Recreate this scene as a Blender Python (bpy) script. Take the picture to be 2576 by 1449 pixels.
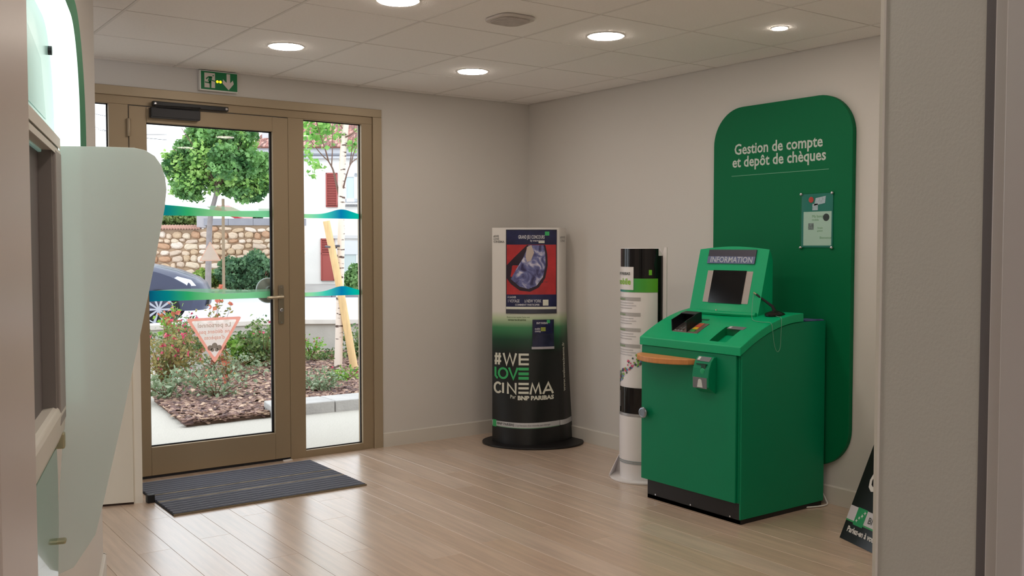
import bpy, bmesh, math, random
import numpy as np
from mathutils import Vector, Matrix
random.seed(7); rng = np.random.default_rng(7)
for o in list(bpy.data.objects): bpy.data.objects.remove(o)
S = bpy.context.scene; COL = S.collection

# ------------------------------------------------------------------ camera, world, exposure
CAM = np.array([-4.4205, -5.9071, 1.3790]); YAW, PITCH, F = 0.625356, -0.042371, 2443.3
cam_d = bpy.data.cameras.new('camera'); cam = bpy.data.objects.new('camera', cam_d); COL.objects.link(cam)
cam_d.sensor_width = 36; cam_d.lens = 36 * F / 2576; cam_d.clip_start = 0.02; cam_d.clip_end = 400
cam.location = CAM; cam.rotation_euler = (math.pi/2 + PITCH, 0, -YAW)
S.camera = cam
S.view_settings.view_transform = 'Standard'; S.view_settings.look = 'None'
S.view_settings.gamma = 1; S.view_settings.use_curve_mapping = False
S.view_settings.exposure = 0.0
W = bpy.data.worlds.new('world'); S.world = W; W.use_nodes = True
bg = W.node_tree.nodes['Background']; bg.inputs[0].default_value = (0.90, 0.94, 1.0, 1); bg.inputs[1].default_value = 2.7
LAMP = 58.0          # radiance of the downlight diffusers

_r = np.array([math.cos(YAW), -math.sin(YAW), 0]); _f = np.array([math.sin(YAW)*math.cos(PITCH), math.cos(YAW)*math.cos(PITCH), math.sin(PITCH)])
_u = np.cross(_r, _f); FH = np.array([math.sin(YAW), math.cos(YAW), 0])
def at(px, py, d):
    """a pixel turned into a point at horizontal distance d (used for the street scene far away)"""
    v = _f + _r*(px-1288)/F - _u*(py-724.5)/F
    return CAM + v*(d/(v@FH))
H = 2.4486           # ceiling height

# ------------------------------------------------------------------ materials
def lin(c): return tuple(((v/255)/12.92 if v/255 <= .04045 else ((v/255+.055)/1.055)**2.4) for v in c) + (1,)
MATS = {}
def mat(name, rgb, rough=.6, metal=0, bump=0, bscale=60, var=0, vscale=4, spec=.5, emit=None, estr=0, coat=0, trans=0, ior=1.45, alpha=1, stretch=None):
    if name in MATS: return MATS[name]
    m = bpy.data.materials.new(name); m.use_nodes = True; nt = m.node_tree; b = nt.nodes['Principled BSDF']
    b.inputs['Base Color'].default_value = lin(rgb); b.inputs['Roughness'].default_value = rough; b.inputs['Metallic'].default_value = metal
    b.inputs['Specular IOR Level'].default_value = spec; b.inputs['Coat Weight'].default_value = coat
    b.inputs['Transmission Weight'].default_value = trans; b.inputs['IOR'].default_value = ior; b.inputs['Alpha'].default_value = alpha
    if emit: b.inputs['Emission Color'].default_value = lin(emit); b.inputs['Emission Strength'].default_value = estr
    if var or bump:
        tc = nt.nodes.new('ShaderNodeTexCoord'); mp = nt.nodes.new('ShaderNodeMapping'); nt.links.new(tc.outputs['Object'], mp.inputs[0])
        if stretch: mp.inputs['Scale'].default_value = stretch
    if var:
        n = nt.nodes.new('ShaderNodeTexNoise'); n.inputs['Scale'].default_value = vscale; n.inputs['Detail'].default_value = 5
        nt.links.new(mp.outputs[0], n.inputs['Vector'])
        h = nt.nodes.new('ShaderNodeMapRange'); h.inputs[1].default_value = .3; h.inputs[2].default_value = .7
        h.inputs[3].default_value = 1-var; h.inputs[4].default_value = 1+var; nt.links.new(n.outputs[0], h.inputs[0])
        hs = nt.nodes.new('ShaderNodeHueSaturation'); hs.inputs['Color'].default_value = lin(rgb)
        nt.links.new(h.outputs[0], hs.inputs['Value']); nt.links.new(hs.outputs[0], b.inputs['Base Color'])
    if bump:
        n2 = nt.nodes.new('ShaderNodeTexNoise'); n2.inputs['Scale'].default_value = bscale; nt.links.new(mp.outputs[0], n2.inputs['Vector'])
        bp = nt.nodes.new('ShaderNodeBump'); bp.inputs['Strength'].default_value = bump; bp.inputs['Distance'].default_value = .01
        nt.links.new(n2.outputs[0], bp.inputs['Height']); nt.links.new(bp.outputs[0], b.inputs['Normal'])
    MATS[name] = m; return m
def ramp_mat(name, stops, axis='Z', rough=.5, coords='Object', randomize=0):
    if name in MATS: return MATS[name]
    m = bpy.data.materials.new(name); m.use_nodes = True; nt = m.node_tree; b = nt.nodes['Principled BSDF']
    tc = nt.nodes.new('ShaderNodeTexCoord'); sp = nt.nodes.new('ShaderNodeSeparateXYZ'); nt.links.new(tc.outputs[coords], sp.inputs[0])
    lo, hi = stops[0][0], stops[-1][0]
    mr = nt.nodes.new('ShaderNodeMapRange'); mr.inputs[1].default_value = lo; mr.inputs[2].default_value = hi
    nt.links.new(sp.outputs[axis], mr.inputs[0]); cr = nt.nodes.new('ShaderNodeValToRGB'); e = cr.color_ramp.elements
    e[0].color = lin(stops[0][1]); e[-1].color = lin(stops[-1][1])
    for (p, c) in stops[1:-1]: x = e.new((p-lo)/(hi-lo)); x.color = lin(c)
    nt.links.new(mr.outputs[0], cr.inputs[0]); nt.links.new(cr.outputs[0], b.inputs['Base Color']); b.inputs['Roughness'].default_value = rough
    MATS[name] = m; return m
def leaf_mat(name, c1, c2, sc=9, rough=.5):
    """foliage: colour varies from leaf to leaf, light passes through the blade"""
    if name in MATS: return MATS[name]
    m = bpy.data.materials.new(name); m.use_nodes = True; nt = m.node_tree; b = nt.nodes['Principled BSDF']
    tc = nt.nodes.new('ShaderNodeTexCoord'); n = nt.nodes.new('ShaderNodeTexNoise'); n.inputs['Scale'].default_value = sc; n.inputs['Detail'].default_value = 3
    nt.links.new(tc.outputs['Object'], n.inputs['Vector']); cr = nt.nodes.new('ShaderNodeValToRGB')
    cr.color_ramp.elements[0].position = .38; cr.color_ramp.elements[1].position = .62
    cr.color_ramp.elements[0].color = lin(c1); cr.color_ramp.elements[1].color = lin(c2)
    nt.links.new(n.outputs[0], cr.inputs[0]); nt.links.new(cr.outputs[0], b.inputs['Base Color']); b.inputs['Roughness'].default_value = rough
    tr = nt.nodes.new('ShaderNodeBsdfTranslucent'); nt.links.new(cr.outputs[0], tr.inputs[0])
    mx = nt.nodes.new('ShaderNodeMixShader'); mx.inputs[0].default_value = .35
    nt.links.new(b.outputs[0], mx.inputs[1]); nt.links.new(tr.outputs[0], mx.inputs[2]); nt.links.new(mx.outputs[0], nt.nodes['Material Output'].inputs[0])
    MATS[name] = m; return m
def glass_mat(name, tint=(250, 252, 252), refl=.9, frost=None, amount=0.0):
    """thin pane: clear transmission with a fresnel reflection (optionally partly covered by translucent film)"""
    if name in MATS: return MATS[name]
    m = bpy.data.materials.new(name); m.use_nodes = True; nt = m.node_tree; nt.nodes.remove(nt.nodes['Principled BSDF'])
    t = nt.nodes.new('ShaderNodeBsdfTransparent'); t.inputs[0].default_value = lin(tint)
    g = nt.nodes.new('ShaderNodeBsdfGlossy'); g.inputs['Roughness'].default_value = .02
    fr = nt.nodes.new('ShaderNodeFresnel'); fr.inputs[0].default_value = 1.3
    ge = nt.nodes.new('ShaderNodeNewGeometry'); m1 = nt.nodes.new('ShaderNodeMath'); m1.operation = 'SUBTRACT'; m1.inputs[0].default_value = 1; nt.links.new(ge.outputs['Backfacing'], m1.inputs[1])
    m2 = nt.nodes.new('ShaderNodeMath'); m2.operation = 'MULTIPLY'; nt.links.new(fr.outputs[0], m2.inputs[0]); nt.links.new(m1.outputs[0], m2.inputs[1])
    mx = nt.nodes.new('ShaderNodeMixShader'); nt.links.new(m2.outputs[0], mx.inputs[0]); nt.links.new(t.outputs[0], mx.inputs[1]); nt.links.new(g.outputs[0], mx.inputs[2])
    last = mx
    if frost:
        tl = nt.nodes.new('ShaderNodeBsdfTranslucent'); tl.inputs[0].default_value = lin(frost)
        df = nt.nodes.new('ShaderNodeBsdfDiffuse'); df.inputs[0].default_value = lin(frost)
        a = nt.nodes.new('ShaderNodeMixShader'); a.inputs[0].default_value = .5; nt.links.new(tl.outputs[0], a.inputs[1]); nt.links.new(df.outputs[0], a.inputs[2])
        z = nt.nodes.new('ShaderNodeMixShader'); z.inputs[0].default_value = amount; nt.links.new(last.outputs[0], z.inputs[1]); nt.links.new(a.outputs[0], z.inputs[2]); last = z
    nt.links.new(last.outputs[0], nt.nodes['Material Output'].inputs[0]); MATS[name] = m; return m

M_wall = mat('wall_paint', (214, 210, 205), .85, bump=.05, bscale=240)
M_base = mat('baseboard_paint', (214, 209, 200), .5)
M_tile = mat('mineral_tile', (243, 240, 237), .95, bump=.25, bscale=220, var=.02, vscale=90)
M_grid = mat('ceiling_grid', (226, 222, 218), .6)
M_white = mat('white_plastic', (226, 224, 220), .4)
M_chrome = mat('chrome', (200, 200, 205), .22, 1)
M_steel = mat('brushed_steel', (150, 148, 146), .4, 1)
M_brass = mat('satin_nickel', (188, 180, 150), .35, .8)
M_black = mat('black_plastic', (20, 20, 22), .45)
M_dark = mat('charcoal_metal', (38, 38, 42), .5)
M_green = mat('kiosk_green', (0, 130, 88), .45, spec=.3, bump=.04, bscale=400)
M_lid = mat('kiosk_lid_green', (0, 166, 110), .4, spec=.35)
M_panelg = mat('sign_green', (0, 108, 66), .55, spec=.2)
M_frame = mat('door_bronze', (158, 140, 114), .45, .25)
M_frame2 = mat('door_casing', (172, 156, 132), .45, .25)
M_gasket = mat('rubber_gasket', (28, 28, 34), .7)
M_glass = glass_mat('door_glass')

# ------------------------------------------------------------------ mesh helpers
class MB:
    def __init__(s): s.v = []; s.f = []; s.mi = []; s.cur = 0
    def add(s, vs, fs):
        k = len(s.v); s.v += [tuple(map(float, p)) for p in vs]; s.f += [tuple(i+k for i in f) for f in fs]; s.mi += [s.cur]*len(fs); return s
    def box(s, a, b):
        x0, y0, z0 = (min(a[i], b[i]) for i in range(3)); x1, y1, z1 = (max(a[i], b[i]) for i in range(3))
        return s.add([(x0,y0,z0),(x1,y0,z0),(x1,y1,z0),(x0,y1,z0),(x0,y0,z1),(x1,y0,z1),(x1,y1,z1),(x0,y1,z1)],
                     [(0,3,2,1),(4,5,6,7),(0,1,5,4),(1,2,6,5),(2,3,7,6),(3,0,4,7)])
    def prism(s, poly, off):
        """closed polygon (list of 3D points) extruded by vector off"""
        n = len(poly); o = Vector(off); vs = [Vector(p) for p in poly]
        nrm = Vector((0,0,0))
        for i in range(n): nrm += vs[i].cross(vs[(i+1) % n])
        if nrm.dot(o) > 0: vs.reverse()
        return s.add(vs + [p+o for p in vs], [tuple(range(n)), tuple(range(2*n-1, n-1, -1))] + [(i, i+n, (i+1) % n+n, (i+1) % n) for i in range(n)])
    def lathe(s, prof, c=(0,0,0), ax='z', seg=24):
        """profile [(r, h)...] turned about an axis"""
        vs = []; fs = []
        for (r, h) in prof:
            for k in range(seg):
                a = 2*math.pi*k/seg; u, v = r*math.cos(a), r*math.sin(a)
                p = {'z': (u, v, h), 'x': (h, u, v), 'y': (v, h, u)}[ax]
                vs.append((c[0]+p[0], c[1]+p[1], c[2]+p[2]))
        for i in range(len(prof)-1):
            for k in range(seg):
                k2 = (k+1) % seg; fs.append((i*seg+k, i*seg+k2, (i+1)*seg+k2, (i+1)*seg+k))
        fs.append(tuple(range(seg-1, -1, -1))); fs.append(tuple((len(prof)-1)*seg+k for k in range(seg)))
        return s.add(vs, fs)
    def tube(s, pts, r, seg=8):
        pts = [Vector(p) for p in pts]; n = len(pts); rr = r if isinstance(r, (list, tuple)) else [r]*n
        vs = []; fs = []; prev = None
        for i, p in enumerate(pts):
            t = (pts[min(i+1, n-1)]-pts[max(i-1, 0)]).normalized()
            if prev is None: a = t.orthogonal().normalized()
            else: a = (prev - t*prev.dot(t)); a = a.normalized() if a.length > 1e-6 else t.orthogonal().normalized()
            prev = a; b = t.cross(a)
            for k in range(seg):
                q = 2*math.pi*k/seg; vs.append(p + (a*math.cos(q)+b*math.sin(q))*rr[i])
        for i in range(n-1):
            for k in range(seg):
                k2 = (k+1) % seg; fs.append((i*seg+k, i*seg+k2, (i+1)*seg+k2, (i+1)*seg+k))
        fs.append(tuple(range(seg-1, -1, -1))); fs.append(tuple((n-1)*seg+k for k in range(seg)))
        return s.add(vs, fs)
    def grid(s, fn, us, vs_, flip=False):
        pts = [fn(u, v) for v in vs_ for u in us]; nu = len(us); fs = []
        for j in range(len(vs_)-1):
            for i in range(nu-1):
                q = (j*nu+i, j*nu+i+1, (j+1)*nu+i+1, (j+1)*nu+i); fs.append(q[::-1] if flip else q)
        return s.add(pts, fs)
    def slab(s, fn, us, vs_, off):
        """grid patch given thickness: off is a second surface function"""
        nu, nv = len(us), len(vs_); A = [fn(u, v) for v in vs_ for u in us]; B = [off(u, v) for v in vs_ for u in us]; N = nu*nv; fs = []
        for j in range(nv-1):
            for i in range(nu-1):
                q = (j*nu+i, j*nu+i+1, (j+1)*nu+i+1, (j+1)*nu+i); fs.append(q); fs.append(tuple(x+N for x in q[::-1]))
        rim = [i for i in range(nu)] + [j*nu+nu-1 for j in range(1, nv)] + [(nv-1)*nu+i for i in range(nu-2, -1, -1)] + [j*nu for j in range(nv-2, 0, -1)]
        for k in range(len(rim)):
            a, b = rim[k], rim[(k+1) % len(rim)]; fs.append((a, a+N, b+N, b))
        return s.add(A+B, fs)
    def mesh(s, name, mats):
        me = bpy.data.meshes.new(name); me.from_pydata(s.v, [], s.f)
        for m in (mats if isinstance(mats, (list, tuple)) else [mats]): me.materials.append(m)
        if any(s.mi): me.polygons.foreach_set('material_index', s.mi)
        me.update(); return me
    def build(s, name, mats, parent=None, bevel=0, smooth=False, seg=2, origin=None, fix=False):
        me = s.mesh(name, mats)
        if fix or bevel:
            bm = bmesh.new(); bm.from_mesh(me); bmesh.ops.recalc_face_normals(bm, faces=bm.faces); bm.to_mesh(me); bm.free()
        o = bpy.data.objects.new(name, me); COL.objects.link(o)
        if smooth:
            me.polygons.foreach_set('use_smooth', [True]*len(me.polygons))
            md = o.modifiers.new('es', 'EDGE_SPLIT'); md.split_angle = math.radians(35)
        if bevel:
            b = o.modifiers.new('b', 'BEVEL'); b.width = bevel; b.segments = seg; b.limit_method = 'ANGLE'; b.angle_limit = math.radians(40)
        if origin is not None:
            me.transform(Matrix.Translation(-Vector(origin))); o.location = origin
        if parent is not None:
            o.parent = parent; o.location = Vector(o.location) - abs_loc(parent)
        return o
def abs_loc(o):
    v = Vector((0,0,0))
    while o is not None: v = v + Vector(o.location); o = o.parent
    return v
def thing(name, label, cat, loc=(0,0,0), group=None):
    o = bpy.data.objects.new(name, None); COL.objects.link(o); o.location = loc; o.empty_display_size = .1
    o['label'] = label; o['category'] = cat
    if group: o['group'] = group
    return o
def tag(o, label, cat, group=None):
    o['label'] = label; o['category'] = cat
    if group: o['group'] = group
    return o
def struct(o, label=None):
    o['kind'] = 'structure'
    if label: o['label'] = label
    return o
def rr(w, h, r, seg=8, cx=0, cy=0, corners=(1,1,1,1)):
    """rounded rectangle outline (u, v), corners: BL, BR, TR, TL"""
    out = []
    for k, (sx, sy, a0) in enumerate(((-1,-1,math.pi), (1,-1,1.5*math.pi), (1,1,0), (-1,1,.5*math.pi))):
        rad = r*corners[k]
        if rad <= 0: out.append((cx+sx*w/2, cy+sy*h/2)); continue
        for i in range(seg+1):
            a = a0 + i*(math.pi/2)/seg
            out.append((cx+sx*(w/2-rad)+rad*math.cos(a), cy+sy*(h/2-rad)+rad*math.sin(a)))
    return out
def text_geo(txt, size, align='LEFT', bold=0, sx=1.0, res=2):
    cu = bpy.data.curves.new('t', 'FONT'); cu.body = txt; cu.size = size; cu.align_x = align; cu.offset = bold; cu.resolution_u = res
    o = bpy.data.objects.new('t', cu); COL.objects.link(o); dg = bpy.context.evaluated_depsgraph_get(); dg.update()
    me = bpy.data.meshes.new_from_object(o.evaluated_get(dg)); vs = [(v.co.x*sx, v.co.y) for v in me.vertices]; fs = [tuple(p.vertices) for p in me.polygons]
    bpy.data.objects.remove(o); bpy.data.curves.remove(cu); bpy.data.meshes.remove(me); return vs, fs
def put_text(mb, txt, size, fn, align='LEFT', bold=0, sx=1.0, fit=None):
    """text laid on the surface fn(u, v); fit = width it must fill"""
    vs, fs = text_geo(txt, size, align, bold, sx)
    if not vs: return mb
    if fit:
        w = max(v[0] for v in vs)-min(v[0] for v in vs); vs = [(v[0]*fit/w, v[1]) for v in vs]
    return mb.add([fn(u, v) for u, v in vs], fs)
def plane_fn(o, r, u, n=(0,0,0), d=0):
    o, r, u, n = map(lambda q: np.array(q, float), (o, r, u, n))
    return lambda a, b: tuple(o + r*a + u*b + n*d)
def leaves(name, pts, size, m, parent=None, flat=.0, aspect=.6, jitter=.4, loc=None):
    """many small leaf blades (two triangles each, folded along the midrib) around pts"""
    n = len(pts); d = rng.normal(size=(n,3)); d[:,2] *= (1-flat); d /= np.linalg.norm(d, axis=1)[:,None]
    e = rng.normal(size=(n,3)); e -= d*(e*d).sum(1)[:,None]; e /= np.linalg.norm(e, axis=1)[:,None]
    nn = np.cross(d, e); s = size*(1+jitter*(rng.random(n)-.5)*2)[:,None]
    a = pts - d*s*.5; b = pts + d*s*.5; c = pts + e*s*aspect*.5 + nn*s*.12; f = pts - e*s*aspect*.5 + nn*s*.12
    v = np.stack([a, c, b, f], 1).reshape(-1,3); k = np.arange(n)[:,None]*4
    tri = np.concatenate([k+[0,1,2], k+[0,2,3]], 1).reshape(-1)
    me = bpy.data.meshes.new(name); me.vertices.add(n*4); me.vertices.foreach_set('co', v.astype(np.float32).reshape(-1))
    me.loops.add(len(tri)); me.loops.foreach_set('vertex_index', tri.astype(np.int32)); nf = len(tri)//3
    me.polygons.add(nf); me.polygons.foreach_set('loop_start', np.arange(0, nf*3, 3, dtype=np.int32))
    me.update(calc_edges=True); me.materials.append(m)
    o = bpy.data.objects.new(name, me); COL.objects.link(o)
    if parent is not None:
        me.transform(Matrix.Translation(-abs_loc(parent))); o.parent = parent
    return o
def blob(n, c, r, clumps=14, shell=.55, cl=.34):
    """points gathered in clumps over an ellipsoid"""
    c = np.array(c, float); r = np.array(r, float)
    q = rng.normal(size=(clumps,3)); q /= np.linalg.norm(q, axis=1)[:,None]; q *= (shell+(1-shell)*rng.random(clumps))[:,None]*.82
    i = rng.integers(0, clumps, n); g = rng.normal(size=(n,3)); g /= np.linalg.norm(g, axis=1)[:,None]; g *= (rng.random(n)**.5)[:,None]*cl
    return c + (q[i]+g)*r

# ------------------------------------------------------------------ oblique left side frame
AL = math.radians(16); T = np.array([math.sin(AL), math.cos(AL), 0]); N = np.array([math.cos(AL), -math.sin(AL), 0]); B0 = .2476
def ob(D, b, z=0.0):
    """D: distance from the camera along the left wall, b: out of the left wall into the room"""
    p = CAM*np.array([1,1,0]) + T*D + N*(b-B0); return (p[0], p[1], z)
def obox(mb, D0, D1, b0, b1, z0, z1):
    return mb.prism([ob(D0,b0,z0), ob(D1,b0,z0), ob(D1,b1,z0), ob(D0,b1,z0)], (0,0,z1-z0))
DA = 4.347           # far end of the left wall

# ================================================================== FLOOR
floor = MB().box((-5.6,-8.6,-.10), (0.15,0.12,-.012)).build('floor', mat('screed', (120,112,104), .9)); struct(floor)
def plank_mat(i, rgb):
    name = 'oak_plank_%d' % i
    m = bpy.data.materials.new(name); m.use_nodes = True; nt = m.node_tree; b = nt.nodes['Principled BSDF']
    tc = nt.nodes.new('ShaderNodeTexCoord'); mp = nt.nodes.new('ShaderNodeMapping'); mp.inputs['Scale'].default_value = (26, 1.6, 1)
    oi = nt.nodes.new('ShaderNodeObjectInfo'); ad = nt.nodes.new('ShaderNodeVectorMath'); ad.operation = 'ADD'
    sc = nt.nodes.new('ShaderNodeMath'); sc.operation = 'MULTIPLY'; sc.inputs[1].default_value = 40; nt.links.new(oi.outputs['Random'], sc.inputs[0])
    nt.links.new(tc.outputs['Object'], mp.inputs[0]); nt.links.new(mp.outputs[0], ad.inputs[0]); nt.links.new(sc.outputs[0], ad.inputs[1])
    n = nt.nodes.new('ShaderNodeTexNoise'); n.inputs['Scale'].default_value = 1.3; n.inputs['Detail'].default_value = 6; n.inputs['Roughness'].default_value = .6
    nt.links.new(ad.outputs[0], n.inputs['Vector']); cr = nt.nodes.new('ShaderNodeValToRGB')
    c = np.array(rgb); cr.color_ramp.elements[0].position = .3; cr.color_ramp.elements[1].position = .7
    cr.color_ramp.elements[0].color = lin(tuple(c*.90)); cr.color_ramp.elements[1].color = lin(tuple(np.minimum(c*1.05, 255)))
    nt.links.new(n.outputs[0], cr.inputs[0]); nt.links.new(cr.outputs[0], b.inputs['Base Color'])
    mr = nt.nodes.new('ShaderNodeMapRange'); b.inputs['Specular IOR Level'].default_value = .85; b.inputs['Coat Weight'].default_value = .8; b.inputs['Coat Roughness'].default_value = .27; mr.inputs[3].default_value = .27; mr.inputs[4].default_value = .33; nt.links.new(n.outputs[0], mr.inputs[0]); nt.links.new(mr.outputs[0], b.inputs['Roughness'])
    bp = nt.nodes.new('ShaderNodeBump'); bp.inputs['Strength'].default_value = .02; bp.inputs['Distance'].default_value = .001; nt.links.new(n.outputs[0], bp.inputs['Height']); nt.links.new(bp.outputs[0], b.inputs['Normal'])
    return m
PM = [plank_mat(i, c) for i, c in enumerate([(206,181,160), (202,176,154), (209,186,167), (204,178,156)])]
PW, PL = .1485, 1.2
pmeshes = []
for m in PM:
    q = MB(); w, l = PW/2-.0004, PL/2-.0004
    q.add([(-w,-l,-.012),(w,-l,-.012),(w,l,-.012),(-w,l,-.012),(-w,-l,-.001),(w,-l,-.001),(w,l,-.001),(-w,l,-.001),
           (-w+.0008,-l+.0008,0),(w-.0008,-l+.0008,0),(w-.0008,l-.0008,0),(-w+.0008,l-.0008,0)],
          [(8,9,10,11),(4,5,9,8),(5,6,10,9),(6,7,11,10),(7,4,8,11),(0,1,5,4),(1,2,6,5),(2,3,7,6),(3,0,4,7)])
    pmeshes.append(q.mesh('plank', m))
random.seed(3)
nx = 0; offs = 0
for i in range(31):
    x = -PW/2 - i*PW + .005
    offs = (offs + random.choice([.31, .47, .66, .85])) % PL
    y = offs - PL*.5
    while y > -7.4:
        y0 = min(y+PL/2, .004); y1 = y-PL/2
        o = bpy.data.objects.new('plank', random.choice(pmeshes)); COL.objects.link(o); o.parent = floor
        o.location = (x, (y0+y1)/2, 0); o.scale = (1, (y0-y1)/PL, 1); y -= PL
        if y0-y1 < .02: bpy.data.objects.remove(o)

# ================================================================== CEILING
ceiling = MB().box((-5.6,-8.6,H+.02), (0.15,0.12,H+.12)).build('ceiling', M_grid); struct(ceiling)
tb = MB()
for i in range(-1, 9):
    x = -.24-.6*i
    if x < 0 and i >= 0: tb.box((x-.0065,-7.3,H-.0012), (x+.0065,0,H+.02))
for j in range(0, 13):
    y = -.075-.6*j
    tb.box((-5.2,y-.0022,H-.0015), (0,y+.0022,H+.02))
tb.build('ceiling_grid', M_grid, ceiling)
tm = {}
def tile_mesh(w, l):
    k = (round(w,3), round(l,3))
    if k not in tm:
        q = MB(); a, b, e = w/2, l/2, .0016
        q.add([(-a,-b,.012),(a,-b,.012),(a,b,.012),(-a,b,.012),(-a,-b,e),(a,-b,e),(a,b,e),(-a,b,e),(-a+e,-b+e,0),(a-e,-b+e,0),(a-e,b-e,0),(-a+e,b-e,0)],
              [(3,2,1,0),(4,5,1,0)[::-1],(5,6,2,1)[::-1],(6,7,3,2)[::-1],(7,4,0,3)[::-1],(8,9,5,4)[::-1],(9,10,6,5)[::-1],(10,11,7,6)[::-1],(11,8,4,7)[::-1],(11,10,9,8)])
        tm[k] = q.mesh('tile', M_tile)
    return tm[k]
xs = [0.0]+[-.24-.6*i for i in range(9)]; ys = [0.0]+[-.075-.6*j for j in range(13)]
for i in range(len(xs)-1):
    for j in range(len(ys)-1):
        w, l = xs[i]-xs[i+1]-.0134, ys[j]-ys[j+1]-.0048
        o = bpy.data.objects.new('tile', tile_mesh(w, l)); COL.objects.link(o); o.parent = ceiling
        o.location = ((xs[i]+xs[i+1])/2, (ys[j]+ys[j+1])/2, H)

# ================================================================== WALLS
# far wall with the entrance opening
OX0, OX1, OZ = -3.56, -1.255, 2.307
w = MB(); w.box((OX1,0,-.1), (.15,.22,H+.05)); w.box((-5.6,0,-.1), (OX0,.22,H+.05)); w.box((OX0,0,OZ), (OX1,.22,H+.05))
struct(w.build('wall_far', M_wall))
struct(MB().box((0,-8.6,-.1), (.15,0,H+.05)).build('wall_right', M_wall))
lw = MB(); obox(lw, -1.6, DA, -.2, 0, -.02, H+.03); struct(lw.build('wall_left', M_wall))
struct(MB().box((-5.7,-3.2,-.1), (-5.5,.1,H+.05)).build('wall_side', M_wall))
struct(MB().box((-5.7,-8.7,-.1), (.15,-8.55,H+.05)).build('wall_back', M_wall))
# partition with the doorway the photograph is taken through
pb = MB(); JW0, JW1 = .1437, 1.02
obox(pb, .755, .90, JW1, 4.75, -.02, H+.03); obox(pb, .755, .90, -.2, JW0, -.02, H+.03); obox(pb, .755, .90, JW0, JW1, 2.12, H+.03)
struct(pb.build('wall_near', M_wall))
# baseboards (chamfered top)
def base_poly(bh=.098, bt=.012): return [(0,0),(bt,0),(bt,bh-.006),(bt-.005,bh),(0,bh)]
b = MB(); b.prism([(OX1, -t, z) for t, z in base_poly()], (-OX1-.012, 0, 0)); struct(b.build('baseboard_far', M_base))
b = MB(); b.prism([(-t, -8.5, z) for t, z in base_poly()], (0, 8.5, 0)); struct(b.build('baseboard_right', M_base))
b = MB(); b.prism([ob(.92, t, z) for t, z in base_poly()], tuple(T*(DA-.92+.012))); b.prism([ob(DA+t, .012, z) for t, z in base_poly()], tuple(-N*.2)); struct(b.build('baseboard_left', M_base))
# right jamb dressing: corner bead, shadow gap, door frame profile
tr = MB(); obox(tr, .898, .9035, JW1-.003, JW1+.02, 0, 2.12); struct(tr.build('trim_1', mat('bead', (240,233,224), .5)))
M_jamb = mat('lacquer_frame', (214,206,206), .3)
tr = MB(); obox(tr, .742, .7545, JW1-.001, JW1+.10, 0, 2.12); struct(tr.build('trim_2', mat('shadow_gap', (118,112,116), .6)))
tr = MB(); obox(tr, .722, .741, JW1-.004, JW1+.02, 0, 2.12); obox(tr, .69, .722, JW1-.010, JW1+.02, 0, 2.12); obox(tr, .665, .690, JW1-.003, JW1+.06, 0, 2.12)
struct(tr.build('trim_3', M_jamb, bevel=.002))
tr = MB(); obox(tr, .40, .663, JW1+.004, JW1+.08, 0, 2.12); struct(tr.build('trim_4', mat('trim_taupe', (168,152,150), .5)))
# left jamb lining, glossy lacquered, with a joint
M_gloss = mat('gloss_lacquer', (206,192,184), .36, spec=.35)
tr = MB(); obox(tr, .790, .903, JW0-.01, JW0+.0015, 0, 2.12); obox(tr, .70, .788, JW0-.01, JW0+.0035, 0, 2.12)
struct(tr.build('trim_5', M_gloss, bevel=.0015))

# closet boxing at the left of the entrance
cl = MB()
c0 = np.array([-3.0,-.54,0]); 
cz = .928
p1 = c0; p2 = c0 - N*.95
cl.prism([tuple(p1), tuple(p2), (p2[0], -.005, 0), (-3.0+.0, -.005, 0)], (0,0,cz)); closet = thing('low_cupboard', 'low white boxed cupboard left of the glazed entrance, behind the frosted screen', 'cupboard', (-3.3,-.3,0))
cl.build('carcass', mat('cupboard_white', (232,226,212), .55), closet)
d = MB(); fo = -N; q = c0 - T*.0
def cf(u, z, o=0.0): return tuple(np.array([c0[0],c0[1],0]) - N*u - T*o + np.array([0,0,z]))
d.prism([cf(.045,.012,.001), cf(.93,.012,.001), cf(.93,cz-.03,.001), cf(.045,cz-.03,.001)], tuple(-T*.016)); d.build('door_panel', mat('cupboard_door', (226,220,204), .5), closet, bevel=.001)
d = MB(); d.prism([cf(.045,0,.001), cf(.93,0,.001), cf(.93,.011,.001), cf(.045,.011,.001)], tuple(-T*.008)); d.build('plinth_gap', mat('gap_brown', (60,44,34), .9), closet)
o = MB().box((-2.985,-.575,.001),(-2.945,-.535,.045)).build('door_stop', M_black, bevel=.004); tag(o, 'small black rubber door stop on the floor by the cupboard corner', 'door stop')

# ================================================================== ENTRANCE (door_1, window_1, window_2)
YF0, YF1 = 0.0, .07
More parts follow.
